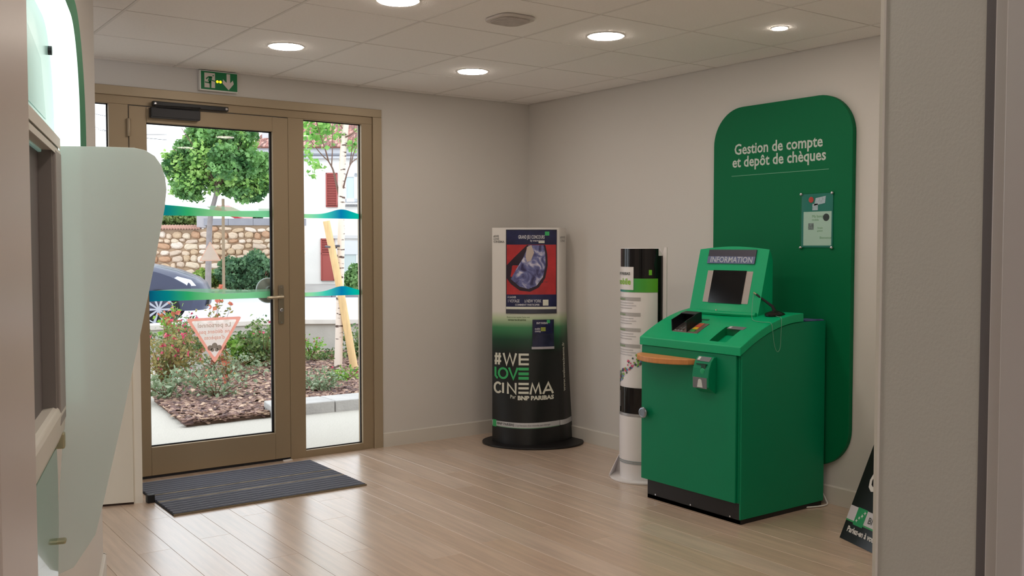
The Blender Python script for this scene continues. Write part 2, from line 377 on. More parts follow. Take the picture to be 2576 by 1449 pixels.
# outer casing and fixed frame
f = MB()
f.box((OX0,-.012,2.253),(OX1,.09,OZ)); f.box((-1.322,-.012,-.01),(OX1,.09,2.253)); f.box((OX0,-.012,-.01),(OX0+.06,.09,2.253))
struct(f.build('trim_6', M_frame2, bevel=.003))
f = MB(); f.box((OX0+.06,YF0,2.205),(-1.322,YF1,2.253)); f.box((-2.905,YF0,-.01),(-3.012,YF1,2.205)); f.box((-1.818,YF0,-.01),(-1.924,YF1,2.205))
f.box((OX0+.06,YF0,-.01),(-2.905,YF1,.03)); struct(f.build('trim_7', M_frame, bevel=.002))
def window(name, x0, x1, fr_l, fr_r, z0, z1, fb, ft):
    win = struct(bpy.data.objects.new(name, None)); COL.objects.link(win); win.location = (x0, .03, z0)
    m = MB(); m.box((x0,.002,z0),(x0+fr_l,.065,z1)); m.box((x1-fr_r,.002,z0),(x1,.065,z1)); m.box((x0+fr_l,.002,z0),(x1-fr_r,.065,z0+fb)); m.box((x0+fr_l,.002,z1-ft),(x1-fr_r,.065,z1))
    m.build('frame', M_frame, win, bevel=.002)
    a, b_, c, e = x0+fr_l, x1-fr_r, z0+fb, z1-ft
    g = MB(); 
    for q in ((a,.028,c,a+.006,.036,e),(b_-.006,.028,c,b_,.036,e),(a,.028,c,b_,.036,c+.006),(a,.028,e-.006,b_,.036,e)): g.box(q[:3], q[3:])
    g.build('gasket', M_gasket, win)
    MB().box((a,.036,c),(b_,.042,e)).build('pane', M_glass, win)
    return win
win1 = window('window_1', -1.818, -1.322, .001, .08, 0.0, 2.205, .045, .004)
win2 = window('window_2', -3.50, -3.012, .04, .001, .03, 2.205, .05, .001)
door = struct(bpy.data.objects.new('door_1', None)); COL.objects.link(door); door.location = (-2.9,.03,0)
m = MB(); DX0, DX1, DZ0, DZ1 = -2.902, -1.927, .016, 2.200; gx0, gx1, gz0, gz1 = -2.803, -2.030, .186, 2.108
m.box((DX0,-.006,DZ0),(gx0,.06,DZ1)); m.box((gx1,-.006,DZ0),(DX1,.06,DZ1)); m.box((gx0,-.006,DZ0),(gx1,.06,gz0)); m.box((gx0,-.006,gz1),(gx1,.06,DZ1))
m.build('leaf_frame', M_frame, door, bevel=.003)
g = MB()
for q in ((gx0,.018,gz0,gx0+.007,.03,gz1),(gx1-.012,.018,gz0,gx1,.03,gz1),(gx0,.018,gz0,gx1,.03,gz0+.007),(gx0,.018,gz1-.007,gx1,.03,gz1)): g.box(q[:3], q[3:])
g.build('gasket', M_gasket, door)
MB().box((gx0,.030,gz0),(gx1,.036,gz1)).build('pane', M_glass, door)
MB().box((DX0,0,.0),(DX1,.05,.015)).build('bottom_seal', M_gasket, door)
for z in (.25, 1.15, 2.02):
    h = MB().lathe([(.009,0),(.011,.003),(.011,.05),(.011,.052),(.011,.10),(.009,.103)], (-2.905,-.012,z), 'z', 12); h.build('hinge', M_frame2, door, smooth=True)
# lever handle, back plate and cylinder
p = MB(); p.prism([(x, -.006, z) for x, z in rr(.036,.25,.008,4,-1.985,1.01)], (0,-.008,0)); bp = p.build('backplate', mat('handle_plate', (150,140,124), .35, .8), door, bevel=.001)
l = MB(); l.tube([(-1.985,-.012,1.062),(-1.985,-.05,1.062),(-1.990,-.058,1.062),(-2.02,-.06,1.061),(-2.085,-.058,1.058),(-2.095,-.052,1.058)], [.011,.0105,.011,.0105,.010,.008], 10)
l.build('lever', mat('handle_alu', (196,186,164), .3, .85), door, smooth=True)
l = MB().lathe([(.012,0),(.012,-.006),(.009,-.008),(.0085,-.011)], (-1.985,-.014,.975), 'y', 16); l.build('lock_cylinder', M_chrome, door, smooth=True)
for z in (.895, 1.122):
    MB().lathe([(.004,0),(.004,-.002)], (-1.985,-.014,z), 'y', 8).build('screw', M_chrome, door)
l = MB().lathe([(.030,.040),(.030,.075),(.078,.085),(.082,.09),(.082,.098),(.078,.102)], (-2.03,0,1.098), 'y', 40); l.build('pull_disc', mat('disc_alu', (150,158,152), .35, .55), door, smooth=True)
# two wave bands of film across all panes, and the two triangular stickers
def band_mat():
    stops = [(-3.5,(120,190,120)),(-2.80,(0,104,150)),(-2.68,(0,140,150)),(-2.56,(60,180,120)),(-2.40,(160,214,160)),(-2.03,(150,224,180)),(-1.82,(160,214,150)),(-1.66,(60,184,160)),(-1.54,(0,112,156)),(-1.42,(0,176,150)),(-1.3,(90,200,140))]
    return ramp_mat('film_band', stops, 'X', .4)
M_band = band_mat()
_nt = M_band.node_tree; _t = _nt.nodes.new('ShaderNodeBsdfTranslucent'); _m = _nt.nodes.new('ShaderNodeMixShader'); _m.inputs[0].default_value = .82
_nt.links.new(_nt.nodes['Color Ramp'].outputs[0] if 'Color Ramp' in _nt.nodes else [n for n in _nt.nodes if n.type == 'VALTORGB'][0].outputs[0], _t.inputs[0])
_nt.links.new(_nt.nodes['Principled BSDF'].outputs[0], _m.inputs[1]); _nt.links.new(_t.outputs[0], _m.inputs[2]); _nt.links.new(_m.outputs[0], _nt.nodes['Material Output'].inputs[0])
def band(parent, x0, x1, zc, y, ph, amp=1.0, lohi=(0.0, 0.0)):
    us = np.linspace(x0, x1, 40)
    def th(x):   # thickness of the opaque ribbon: thick at the left end and in the middle of the side pane
        if parent is door:
            t = (x+2.803)/.773; return .064*(1-.50*min(1,max(0,(t-.1)/.5))**1.3 * 1.0 ) if t < .62 else .034+.02*(t-.62)
        t = (x+1.818)/.42; return .026+.036*math.exp(-((t-.68)/.24)**2)
    m = MB()
    m.grid(lambda u, v: (u, y, zc-.03+v*th(u)), list(us), [0,1])
    o = m.build('film_wave', M_band, parent, origin=(0,0,0)); return o
M_veil = glass_mat('film_veil', (235,245,238), frost=(150,205,165), amount=.55)
def veil(parent, x0, x1, zc, y):
    us = list(np.linspace(x0, x1, 30)); m = MB()
    m.grid(lambda u, v: (u, y, zc-.03+v*(.062+.008*math.sin((u-x0)*7))), us, [0,1])
    m.build('film_veil', M_veil, parent, origin=(0,0,0))
for zc in (1.597, 1.084):
    band(door, gx0+.007, gx1-.012, zc, .0290, 0); veil(door, gx0+.007, gx1-.012, zc, .0296)
    band(win1, -1.812, -1.407, zc, .0350, 0)
M_stk = glass_mat('sticker_paper', (240,238,232), frost=(250,238,232), amount=.80); M_stkr = glass_mat('sticker_red', (240,200,190), frost=(244,168,150), amount=.92)
def tri_ring(parent, cx, zc, hw, h, y, inv=True, bw=.016):
    s = -1 if inv else 1
    P = [(cx-hw, zc-s*h/2), (cx+hw, zc-s*h/2), (cx, zc+s*h/2)]
    c = (cx, zc-s*h/6); k = 1-bw*3.2/h
    Q = [(c[0]+(a-c[0])*k, c[1]+(b_-c[1])*k) for a, b_ in P]
    def rnd(T3, r=.16):
        out = []
        for i in range(3):
            a, b_, c_ = T3[i-1], T3[i], T3[(i+1) % 3]
            for t in (0, .25, .5, .75, 1):
                p0 = (b_[0]+(a[0]-b_[0])*r*.35, b_[1]+(a[1]-b_[1])*r*.35); p2 = (b_[0]+(c_[0]-b_[0])*r*.35, b_[1]+(c_[1]-b_[1])*r*.35)
                out.append(((1-t)**2*p0[0]+2*t*(1-t)*b_[0]+t*t*p2[0], (1-t)**2*p0[1]+2*t*(1-t)*b_[1]+t*t*p2[1]))
        return out
    po, pi_ = rnd(P), rnd(Q); n = len(po)
    m = MB(); m.add([(a, y, b_) for a, b_ in po]+[(a, y, b_) for a, b_ in pi_], [(i, (i+1) % n, (i+1) % n+n, i+n) for i in range(n)])
    f_ = MB(); f_.add([(a, y, b_) for a, b_ in pi_], [tuple(range(n))])
    return m, f_
stk = MB()
r_, f_ = tri_ring(door, -2.405, .80, .175, .285, .0292); f_.build('sticker_sheet', M_stk, door); r_.build('sticker_border', M_stkr, door)
tx = MB()
fn = lambda u, v: (-2.405-u, .0288, .80+v)       # mirrored: printed to be read from the street
put_text(tx, 'Le personnel', .040, lambda u, v: fn(u, v+.083), 'CENTER', .0006); tx.build('sticker_text', glass_mat('ink_grey', (240,230,225), frost=(206,184,172), amount=.9), door)
tx = MB(); put_text(tx, 'ne détient pas', .034, lambda u, v: fn(u, v+.045), 'CENTER', .0006); put_text(tx, "d'espèces", .034, lambda u, v: fn(u, v+.008), 'CENTER', .0006); tx.build('sticker_text', glass_mat('ink_pink', (240,230,225), frost=(240,190,176), amount=.9), door)
ic = MB()
for k, (dx, dz, r) in enumerate(((-.028,-.045,.017),(0,-.032,.018),(.028,-.046,.017),(.012,-.058,.012),(-.014,-.058,.012))):
    ic.lathe([(r,0),(r*.9,-.0003)], (-2.405+dx,.0287,.80+dz), 'y', 14)
ic.build('sticker_picture', glass_mat('ink_picture', (240,230,225), frost=(196,190,182), amount=.9), door)
r_, f_ = tri_ring(door, -2.425, 1.353, .068, .122, .0292, inv=False, bw=.005)
f_.build('small_sticker_sheet', glass_mat('sticker_paper2', (240,235,228), frost=(232,214,200), amount=.80), door); r_.build('small_sticker_border', glass_mat('sticker_orange', (240,220,210), frost=(240,196,176), amount=.9), door)
# door closer
dc = thing('door_closer', 'black overhead door closer with slide arm on the glazed door top rail', 'door closer', (-2.65,-.02,2.16))
MB().box((-2.79,-.055,2.135),(-2.50,-.007,2.195)).build('closer_body', M_dark, dc, bevel=.006)
MB().box((-2.775,-.045,2.205),(-2.325,-.013,2.232)).build('slide_rail', M_black, dc, bevel=.003)
MB().tube([(-2.76,-.05,2.20),(-2.55,-.062,2.203),(-2.50,-.045,2.207)], .008, 6).build('arm', M_black, dc)
for x in (-2.762, -2.338): MB().lathe([(.008,0),(.008,-.004),(.004,-.006)], (x,-.045,2.218), 'y', 10).build('screw_cap', M_chrome, dc)
# exit sign
ex = thing('exit_sign', 'green emergency exit sign with running figure and down arrow above the door', 'sign', (-2.37,-.02,2.38))
EX0, EX1, EZ0, EZ1 = -2.497, -2.262, 2.322, 2.444
MB().box((EX0,-.035,EZ0),(EX1,-.001,EZ1)).build('housing', M_white, ex, bevel=.003)
gx = MB().box((EX0+.008,-.037,EZ0+.008),(EX1-.004,-.0352,EZ1-.006)).build('face', mat('exit_green', (0,110,62), .5, emit=(0,110,62), estr=.03), ex)
MW = mat('exit_white', (214,206,200), .6)
def exf(u, v, d=-.0374): return (EX0+.008+u*.223, d, EZ0+.008+v*.108)
p = MB(); p.prism([exf(u, v) for u, v in ((.09,.10),(.38,.10),(.38,.92),(.09,.92))], (0,-.0004,0)); p.build('doorway_symbol', MW, ex)
p = MB(); p.prism([exf(u, v) for u, v in ((.70,.95),(.80,.95),(.80,.45),(.875,.62),(.90,.42),(.755,.05),(.59,.40),(.60,.64),(.70,.45))], (0,-.0004,0)); p.build('arrow_symbol', MW, ex)
MG = MATS['exit_green']; p = MB()
for q in ([(.315,.82),(.345,.82),(.345,.75),(.315,.75)], [(.12,.60),(.20,.73),(.30,.74),(.27,.66),(.20,.65),(.15,.54)], [(.22,.70),(.31,.72),(.27,.45),(.18,.47)],
          [(.10,.42),(.20,.41),(.22,.47),(.27,.45),(.24,.33),(.10,.36)], [(.22,.48),(.28,.46),(.275,.10),(.235,.10)], [(.27,.56),(.38,.50),(.38,.45),(.26,.50)]):
    p.prism([exf(u, v, -.0379) for u, v in q], (0,-.0004,0))
p.build('running_figure', MG, ex)
for u in (.445, .53): MB().lathe([(.0075,0),(.006,-.002),(.003,-.003)], exf(u, .47, -.0375), 'y', 12).build('led', mat('led_amber', (255,190,20), .4, emit=(255,180,10), estr=6), ex)

# ================================================================== DOOR MAT
mt = thing('door_mat', 'dark grey ribbed door mat with dusty streaks in front of the glazed door', 'mat', (-2.4,-.5,0))
MX0, MX1, MY0, MY1 = -2.945, -1.845, -.905, -.125
MB().box((MX0,MY0,.0005),(MX1,MY1,.006)).build('backing', mat('mat_backing', (44,46,52), .9), mt, bevel=.001)
ribm = [mat('rib_dark', (100,103,116), .95, bump=.6, bscale=500), mat('rib_mid', (132,135,146), .95, bump=.6, bscale=500), mat('rib_dusty', (150,140,124), .95, var=.35, vscale=14)]
nr = 34
for k in range(nr):
    y = MY0+.012+k*(MY1-MY0-.024)/(nr-1)
    m = ribm[2] if k in (12, 19) else ribm[k % 2]
    MB().box((MX0+.006,y-.0072,.006),(MX1-.006,y+.0072,.0125)).build('rib', m, mt)
for y in (MY0+.002, MY1-.002): MB().box((MX0,y-.003,.001),(MX1,y+.003,.009)).build('edge_trim', mat('mat_edge', (130,118,96), .7), mt)
o = MB().prism([(-1.985,-.012,.0005),(-1.93,-.004,.0005),(-1.925,-.03,.0005),(-1.96,-.045,.0005),(-1.99,-.035,.0005)], (0,0,.006)).build('paper_scrap', mat('paper', (236,232,232), .8)); tag(o, 'crumpled white paper scrap on the floor at the door edge', 'paper')

# ================================================================== DOWNLIGHTS
def downlight(x, y, r, label, group=None, warm=(255,242,229), k=1.0):
    t = thing('ceiling_light', label, 'light', (x,y,H), group)
    MB().lathe([(r*1.10,H-.0035),(r*1.10,H-.001),(r*1.0,H-.001)], (x,y,0), 'z', 40).build('trim_ring', M_white, t, smooth=True)
    MB().lathe([(r,H-.0065),(r,H-.0036)], (x,y,0), 'z', 40).build('diffuser', mat('diffuser_%.1f' % k, warm, .5, emit=warm, estr=LAMP*k), t)
G = 'round recessed ceiling downlights'
downlight(-2.335,-.96,.086, 'round downlight above the door mat, leftmost of the large lit ones in view')
downlight(-1.12,-.925,.086, 'round downlight nearest the far corner of the room')
downlight(-1.12,-2.15,.086, 'round downlight to the right of the ceiling detector')
downlight(-2.325,-2.16,.086, 'round downlight cut off by the top edge of the picture')
downlight(-.552,-2.784,.036, 'small round spot near the right wall, smallest lit one', k=1.0)
for (x, y, w_) in ((-1.12,-3.37,'third row from the entrance, right column'),(-2.33,-3.37,'third row from the entrance, middle column'),(-1.12,-4.6,'fourth row from the entrance, right column'),(-2.33,-4.6,'fourth row from the entrance, middle column'),(-3.52,-3.4,'third row, left column beside the cash machine'),(-3.54,-4.575,'fourth row, left column near the doorway, added to brighten the jamb')): downlight(x, y, .086, 'round downlight in the ' + w_, G)  # the last one is an extra lamp out of view, added to brighten the right jamb
for (x, y, w_) in ((-3.0,-7.3,'furthest right'),(-4.14,-6.55,'nearest the doorway, added to brighten the jamb'),(-4.14,-7.6,'furthest back at left, added to brighten the jamb')): downlight(x, y, .086, 'round downlight in the room behind the doorway, ' + w_, G)  # the two left lamps are unseen additions that brighten the right jamb
# detector
dt = thing('ceiling_speaker', 'grey rounded-square ceiling unit with mesh grille between the downlights', 'detector', (-1.73,-2.17,H))
R2 = lambda s, rad: rr(s, s, rad, 6, -1.735, -2.172)
MB().prism([(a, b_, H-.001) for a, b_ in R2(.20,.06)], (0,0,-.012)).build('bezel', mat('detector_grey', (204,197,192), .5), dt, bevel=.004)
MB().prism([(a, b_, H-.013) for a, b_ in R2(.16,.05)], (0,0,-.006)).build('grille', mat('grille_grey', (190,182,177), .7, var=.12, vscale=30, bump=.5, bscale=300), dt, bevel=.002)
dm = thing('dome_camera', 'dark glass dome camera on the ceiling at the right edge', 'camera', (-.37,-3.30,H))
MB().lathe([(.062,H-.001),(.062,H-.028),(.050,H-.034)], (-.37,-3.30,0), 'z', 28).build('housing', M_white, dm, smooth=True)
MB().lathe([(.047,H-.034),(.046,H-.05),(.038,H-.066),(.022,H-.077),(.006,H-.080)], (-.37,-3.30,0), 'z', 28).build('dome', mat('dome_black', (14,12,14), .08), dm, smooth=True)

# ================================================================== GREEN WALL PANEL
gp = thing('wall_panel', 'tall rounded green sign panel lettered Gestion de compte on the right wall', 'sign', (-.0,-2.38,.2))
PT = .032
W_, H_ = .955, 1.985; pcy, pcz = -2.366, 1.195
out = rr(W_, H_, .215, 14, 0, 0)
MB().prism([(-.002, pcy-u, pcz+v) for u, v in out], (-PT,0,0)).build('board', M_panelg, gp, bevel=.004, seg=3)
t_ = MB(); fx = -.002-PT-.0006
put_text(t_, 'Gestion de compte', .086, lambda u, v: (fx, -2.354-u, 1.915+v), 'CENTER', .0016, .91)
put_text(t_, 'et depôt de chèques', .086, lambda u, v: (fx, -2.358-u, 1.842+v), 'CENTER', .0016, .91)
t_.build('lettering', mat('letter_silver', (196,206,198), .5), gp)
MB().box((fx, -2.03, 1.790),(fx-.0005, -2.70, 1.7925)).build('underline', mat('underline', (120,180,150), .5), gp)
po = thing('notice_holder', 'clear notice holder with blue-green header sheet pinned on the green panel', 'notice', (-.04,-2.64,1.5))
px0, px1, pz0, pz1 = -2.527, -2.735, 1.372, 1.668; X = -.002-PT
MB().box((X-.004,px0,pz0),(X-.008,px1,pz1)).build('acrylic_sheet', glass_mat('acrylic', (244,250,250)), po)
MB().box((X-.001,px0-.004,pz0+.004),(X-.003,px1+.004,pz1-.004)).build('backing_sheet', mat('notice_teal', (36,128,112), .5), po)
MB().box((X-.0032,px0-.018,pz0+.014),(X-.0038,px1+.012,pz0+.196)).build('notice_sheet', mat('notice_paper', (206,222,206), .6), po)
def pnf(u, v): return (X-.0042, px0-.018-u, pz0+.014+v)
for (w_, sz, a, b_) in (('Ma banque', .020, .055, .150), ('mobile', .016, .055, .133), ('Bienvenue', .018, .105, .036), ('Simple', .013, .09, .09), ('gratuit', .013, .09, .075)):
    q = MB(); put_text(q, w_, sz, lambda u, v: pnf(u+a, v+b_)); q.build('notice_print', mat('notice_ink', (96,150,96), .7), po)
q = MB(); q.lathe([(.020,0),(.019,-.0006)], pnf(.145,.150), 'x', 20); q.build('stamp', mat('stamp_dark', (52,60,58), .6), po)
q = MB(); q.prism([pnf(.032,.085), pnf(.066,.085), pnf(.066,.120), pnf(.032,.120)], (-.0004,0,0)); q.build('picture_print', mat('picture_grey', (120,130,128), .6, var=.5, vscale=120), po)
q = MB(); q.prism([(X-.0042, px0-.085, 1.600),(X-.0042, px0-.155, 1.612),(X-.0042, px0-.160, 1.650),(X-.0042, px0-.095, 1.640)], (-.0006,0,0)); q.prism([(X-.0042, px0-.075, 1.575),(X-.0042, px0-.11, 1.575),(X-.0042, px0-.11, 1.61),(X-.0042, px0-.075, 1.61)], (-.0006,0,0)); q.build('figure_print', mat('print_pale', (184,196,206), .6, var=.2, vscale=90), po)
q = MB(); q.lathe([(.016,0),(.015,-.0007)], (X-.0043, px0-.066, 1.632), 'x', 20); q.build('red_print', mat('print_red', (200,70,60), .6), po)
for (y, z) in ((px0-.004,pz0+.002),(px1+.006,pz0+.002),(px0-.004,pz1-.004),(px1+.006,pz1-.004)):
    MB().lathe([(.008,0),(.009,-.004),(.007,-.009),(.003,-.011)], (X-.004,y,z), 'x', 14).build('stud', M_chrome, po, smooth=True)

# ================================================================== KIOSK
kx0, kx1, ky0, ky1 = -.720, -.060, -2.012, -2.713
def lz(x): return .895+.14*(1-((-x-.258)/.462)**2) if x < -.258 else 1.035
ks = thing('information_kiosk', 'green self-service kiosk with tilted screen and wooden ledge by the green wall panel', 'kiosk', (-.39,-2.36,0))
xs_ = list(np.linspace(kx0, -.258, 17)) + [kx1]
prof = [(x, lz(x)-.047) for x in np.linspace(kx0+.002, -.258, 16)] + [(kx1,.988),(kx1,.104),(kx0+.002,.104)]
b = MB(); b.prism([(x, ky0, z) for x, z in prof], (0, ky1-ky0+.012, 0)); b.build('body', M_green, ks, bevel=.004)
b = MB(); b.prism([(x, ky1+.0115, z) for x, z in prof[:-2]+[(kx1,.024),(kx0+.002,.024)]], (0,-.0115,0)); b.build('side_panel', M_green, ks, bevel=.003)
# plinth
p = MB(); p.box((-.712,ky1+.006,.0),(-.07,ky0-.035,.022)); p.box((-.712,ky1+.004,.0),(-.68,ky0-.035,.108)); p.box((-.68,ky1+.02,.02),(-.07,ky0-.03,.106)); p.build('plinth', mat('plinth_black', (26,22,22), .5), ks, bevel=.001)
for y in (-2.11,-2.37,-2.64): MB().lathe([(.005,0),(.005,-.002)], (-.712,y,.028), 'x', 8).build('screw', M_chrome, ks)
# front door of the cabinet
p = MB(); p.prism([(-.7185, ky0-u, z) for u, z in ((.004,.106),(.676,.106),(.676,.842),(.004,.842))], (-.014,0,0)); dr = p.build('front_door', M_green, ks, bevel=.003)
k = MB().lathe([(.012,0),(.012,-.016),(.0285,-.018),(.030,-.024),(.026,-.030),(.020,-.031),(.019,-.029),(.003,-.029)], (-.7325,-2.052,.475), 'x', 28); k.build('knob', mat('knob_steel', (150,158,166), .3, .9), dr, smooth=True)
MB().box((-.733,-2.012,.843),(-.70,-2.70,.848)).build('shadow_joint', mat('joint_shadow_dark', (8,50,34), .8), ks)
# lid : curved slab with a pocket for cheques
lid = MB(); lx0, lx1, ly0, ly1 = -.738, -.252, -2.004, -2.719
hx0, hx1, hy0, hy1 = -.711, -.583, -2.490, -2.603
us = sorted(set(list(np.linspace(lx0, lx1, 22)) + [hx0, hx1])); vs = [ly0, -2.2, hy0, hy1, ly1]
def lt(x): return lz(max(x, -.735))
idx = {}; vv = []; ff = []
for j, y in enumerate(vs):
    for i, x in enumerate(us): idx[(0,i,j)] = len(vv); vv.append((x,y,lt(x)))
for j, y in enumerate(vs):
    for i, x in enumerate(us): idx[(1,i,j)] = len(vv); vv.append((x,y,lt(x)-.044))
ih = [i for i, x in enumerate(us) if hx0-1e-6 <= x < hx1-1e-6]
for j in range(len(vs)-1):
    for i in range(len(us)-1):
        if j == 2 and i in ih: continue
        ff.append((idx[0,i,j],idx[0,i,j+1],idx[0,i+1,j+1],idx[0,i+1,j])); 
    for i in range(len(us)-1): ff.append((idx[1,i,j],idx[1,i+1,j],idx[1,i+1,j+1],idx[1,i,j+1]))
nU, nV = len(us)-1, len(vs)-1
for i in range(nU):
    ff.append((idx[0,i,0],idx[0,i+1,0],idx[1,i+1,0],idx[1,i,0])); ff.append((idx[0,i+1,nV],idx[0,i,nV],idx[1,i,nV],idx[1,i+1,nV]))
for j in range(nV):
    ff.append((idx[0,0,j+1],idx[0,0,j],idx[1,0,j],idx[1,0,j+1])); ff.append((idx[0,nU,j],idx[0,nU,j+1],idx[1,nU,j+1],idx[1,nU,j]))
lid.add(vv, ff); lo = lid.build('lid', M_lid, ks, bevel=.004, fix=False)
pk = MB(); zb = .868
pk.grid(lambda u, v: (hx0+(hx1-hx0)*u, hy0, zb+(lt(hx0+(hx1-hx0)*u)-zb)*v), list(np.linspace(0,1,8)), [0,1]); pk.grid(lambda u, v: (hx0+(hx1-hx0)*u, hy1, zb+(lt(hx0+(hx1-hx0)*u)-zb)*v), list(np.linspace(0,1,8)), [0,1])
pk.add([(hx1,hy0,zb),(hx1,hy1,zb),(hx1,hy1,lt(hx1)),(hx1,hy0,lt(hx1))],[(0,1,2,3)]); pk.add([(hx0,hy0,zb),(hx0,hy1,zb),(hx0,hy1,lt(hx0)),(hx0,hy0,lt(hx0))],[(0,1,2,3)]); pk.add([(hx0,hy0,zb),(hx0,hy1,zb),(hx1,hy1,zb),(hx1,hy0,zb)],[(0,1,2,3)])
pk.build('cheque_pocket', mat('pocket_green', (0,118,72), .5), ks)
MB().box((hx1-.012,hy0-.02,.885),(hx1-.002,hy1+.02,.905)).build('slot', M_black, ks)
MB().box((hx0+.004,hy0-.004,.8685),(hx1-.03,hy1+.004,.872)).build('slot_tray', M_dark, ks)
def lidpt(x, y, off=.0012): return (x, y, lt(x)+off)
def lidpatch(x0, x1, y0, y1, name, m, off=.0015, th=.001):
    q = MB(); q.slab(lambda u, v: lidpt(x0+(x1-x0)*u, y0+(y1-y0)*v, off), list(np.linspace(0,1,5)), [0,1], lambda u, v: lidpt(x0+(x1-x0)*u, y0+(y1-y0)*v, off-th)); return q.build(name, m, ks)
lidpatch(-.602,-.575,-2.508,-2.618,'slot_label', mat('label_grey', (112,112,116), .5)); 
lidpatch(-.596,-.581,-2.513,-2.530,'label_icon', mat('label_white', (206,210,206), .5), .0022, .0004)
lidpatch(-.535,-.523,-2.262,-2.318,'card_slot', mat('slot_dark', (16,70,50), .5), .0012)
# pin pad with privacy shield
pad = lidpatch(-.668,-.575,-2.185,-2.365,'pin_pad', mat('pad_metal', (132,116,108), .4, .5), .003, .003)
sh = MB()
def shield_side(y, th=.004):
    sh.prism([(-.668,y,lt(-.668)+.003),(-.560,y,lt(-.560)+.003),(-.560,y,lt(-.560)+.052),(-.600,y,lt(-.6)+.060),(-.672,y,lt(-.668)+.064)], (0,-th,0))
shield_side(-2.180); shield_side(-2.288)
sh.prism([(-.560,-2.180,lt(-.56)+.001),(-.560,-2.292,lt(-.56)+.001),(-.560,-2.292,lt(-.56)+.052),(-.560,-2.180,lt(-.56)+.052)], (.004,0,0))
sh.prism([(-.560,-2.180,lt(-.56)+.052),(-.560,-2.292,lt(-.56)+.052),(-.60,-2.292,lt(-.6)+.060),(-.60,-2.180,lt(-.6)+.060)], (0,0,.003))
sh.build('privacy_shield', mat('shield_black', (14,17,24), .4), ks)
for r in range(4):
    for c in range(4):
        x = -.652+r*.021; y = -2.200-c*.022 if c < 3 else -2.320
        col = M_steel if c < 3 else [mat('key_green', (60,150,70), .5), mat('key_yellow', (230,190,50), .5), mat('key_red', (214,96,70), .5), mat('key_orange', (204,110,84), .5)][r]
        q = MB(); w2 = .008 if c < 3 else .016; q.slab(lambda u, v: lidpt(x-.008+.016*u, y+w2-2*w2*v, .0065), [0,1], [0,1], lambda u, v: lidpt(x-.008+.016*u, y+w2-2*w2*v, .003)); q.build('key', col, pad)
# screen head
zh = 1.010; HB, HT = -.424, -.335; hyL, hyR = -2.072, -2.560
Z1, Z0 = 1.365, 1.014
def head_front(u, v):   # u across 0..1 (left to right), v 0 bottom .. 1 top ; gently crowned top and bulging front
    x = HB + (HT-HB)*v - .024*math.sin(math.pi*u)*max(0, 1-v/.16)
    return (x, hyL+(hyR-hyL)*u, Z0+(Z1+.016*math.sin(math.pi*u)-Z0)*v)
hd = MB(); us = list(np.linspace(0,1,13)); vs = [0,.05,.1,.16,.3,.5,.7,.9,1]
def head_back(u, v):
    return (-.290 if v < 1 else -.300, hyL+(hyR-hyL)*(.03+.94*u), Z0+(Z1+.016*math.sin(math.pi*u)-.03-Z0)*v)
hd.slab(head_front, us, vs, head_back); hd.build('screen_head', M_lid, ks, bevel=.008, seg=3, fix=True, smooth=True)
def hf(u, v, off=.002):  # flat front plane of the head
    x = HB+(HT-HB)*v; n = Vector((-(Z1-Z0), 0, HT-HB)).normalized(); return (x+n.x*off, hyL+(hyR-hyL)*u, Z0+(Z1-Z0)*v+n.z*off)
def hpatch(u0, u1, v0, v1, name, m, off, th=.004, par=None):
    q = MB(); q.slab(lambda u, v: hf(u0+(u1-u0)*u, v0+(v1-v0)*v, off), [0,1], [0,1], lambda u, v: hf(u0+(u1-u0)*u, v0+(v1-v0)*v, off-th)); return q.build(name, m, par or ks)
bz = hpatch(.180,.835,.175,.665,'screen_bezel', mat('bezel_metal', (170,158,150), .4, .3), .002, .008)
hpatch(.265,.745,.168,.672,'screen', mat('screen_black', (12,10,11), .12), .004, .004)
hpatch(.155,.84,.775,.99,'sign_plate', mat('plate_slate', (74,72,86), .15, coat=.6), .0085, .012)
hpatch(.155,.84,.775,.885,'sign_strip', mat('strip_blue', (96,104,140), .3), .0095, .001)
hpatch(.17,.84,.735,.765,'ledge_shadow', mat('joint_shadow_dark', (8,50,34), .8), .0006, .002)  # dark green strip paints the shadow below the sign plate
q = MB(); put_text(q, 'INFORMATION', .045, lambda u, v: hf(.1975+u/.488, .792+v/.362, .0103), 'LEFT', .0006, fit=.295); q.build('sign_lettering', mat('letter_grey', (186,190,200), .4), ks)
q = MB().lathe([(.006,0),(.0055,-.003)], (-.452,-2.30,1.036), 'x', 10); q.build('lock', M_brass, ks)
# rolled lip under the screen
q = MB(); q.tube([(-.432-.022*math.sin(math.pi*t), hyL+(hyR-hyL)*t, 1.022-(.004 if t in (0,1) else 0)) for t in np.linspace(0.01,.99,14)], .013, 8); q.build('front_lip', M_lid, ks, smooth=True)
# wooden writing ledge
sh_ = []
for t in np.linspace(0, 1, 22): sh_.append((-.7335-.135*math.sin(math.pi*t)**.55, -2.012-.418*t))
q = MB(); q.prism([(x, y, .772) for x, y in sh_], (0,0,.030)); q.build('writing_ledge', mat('beech', (206,140,84), .45, var=.08, vscale=12, stretch=(1,6,1)), ks, bevel=.005)
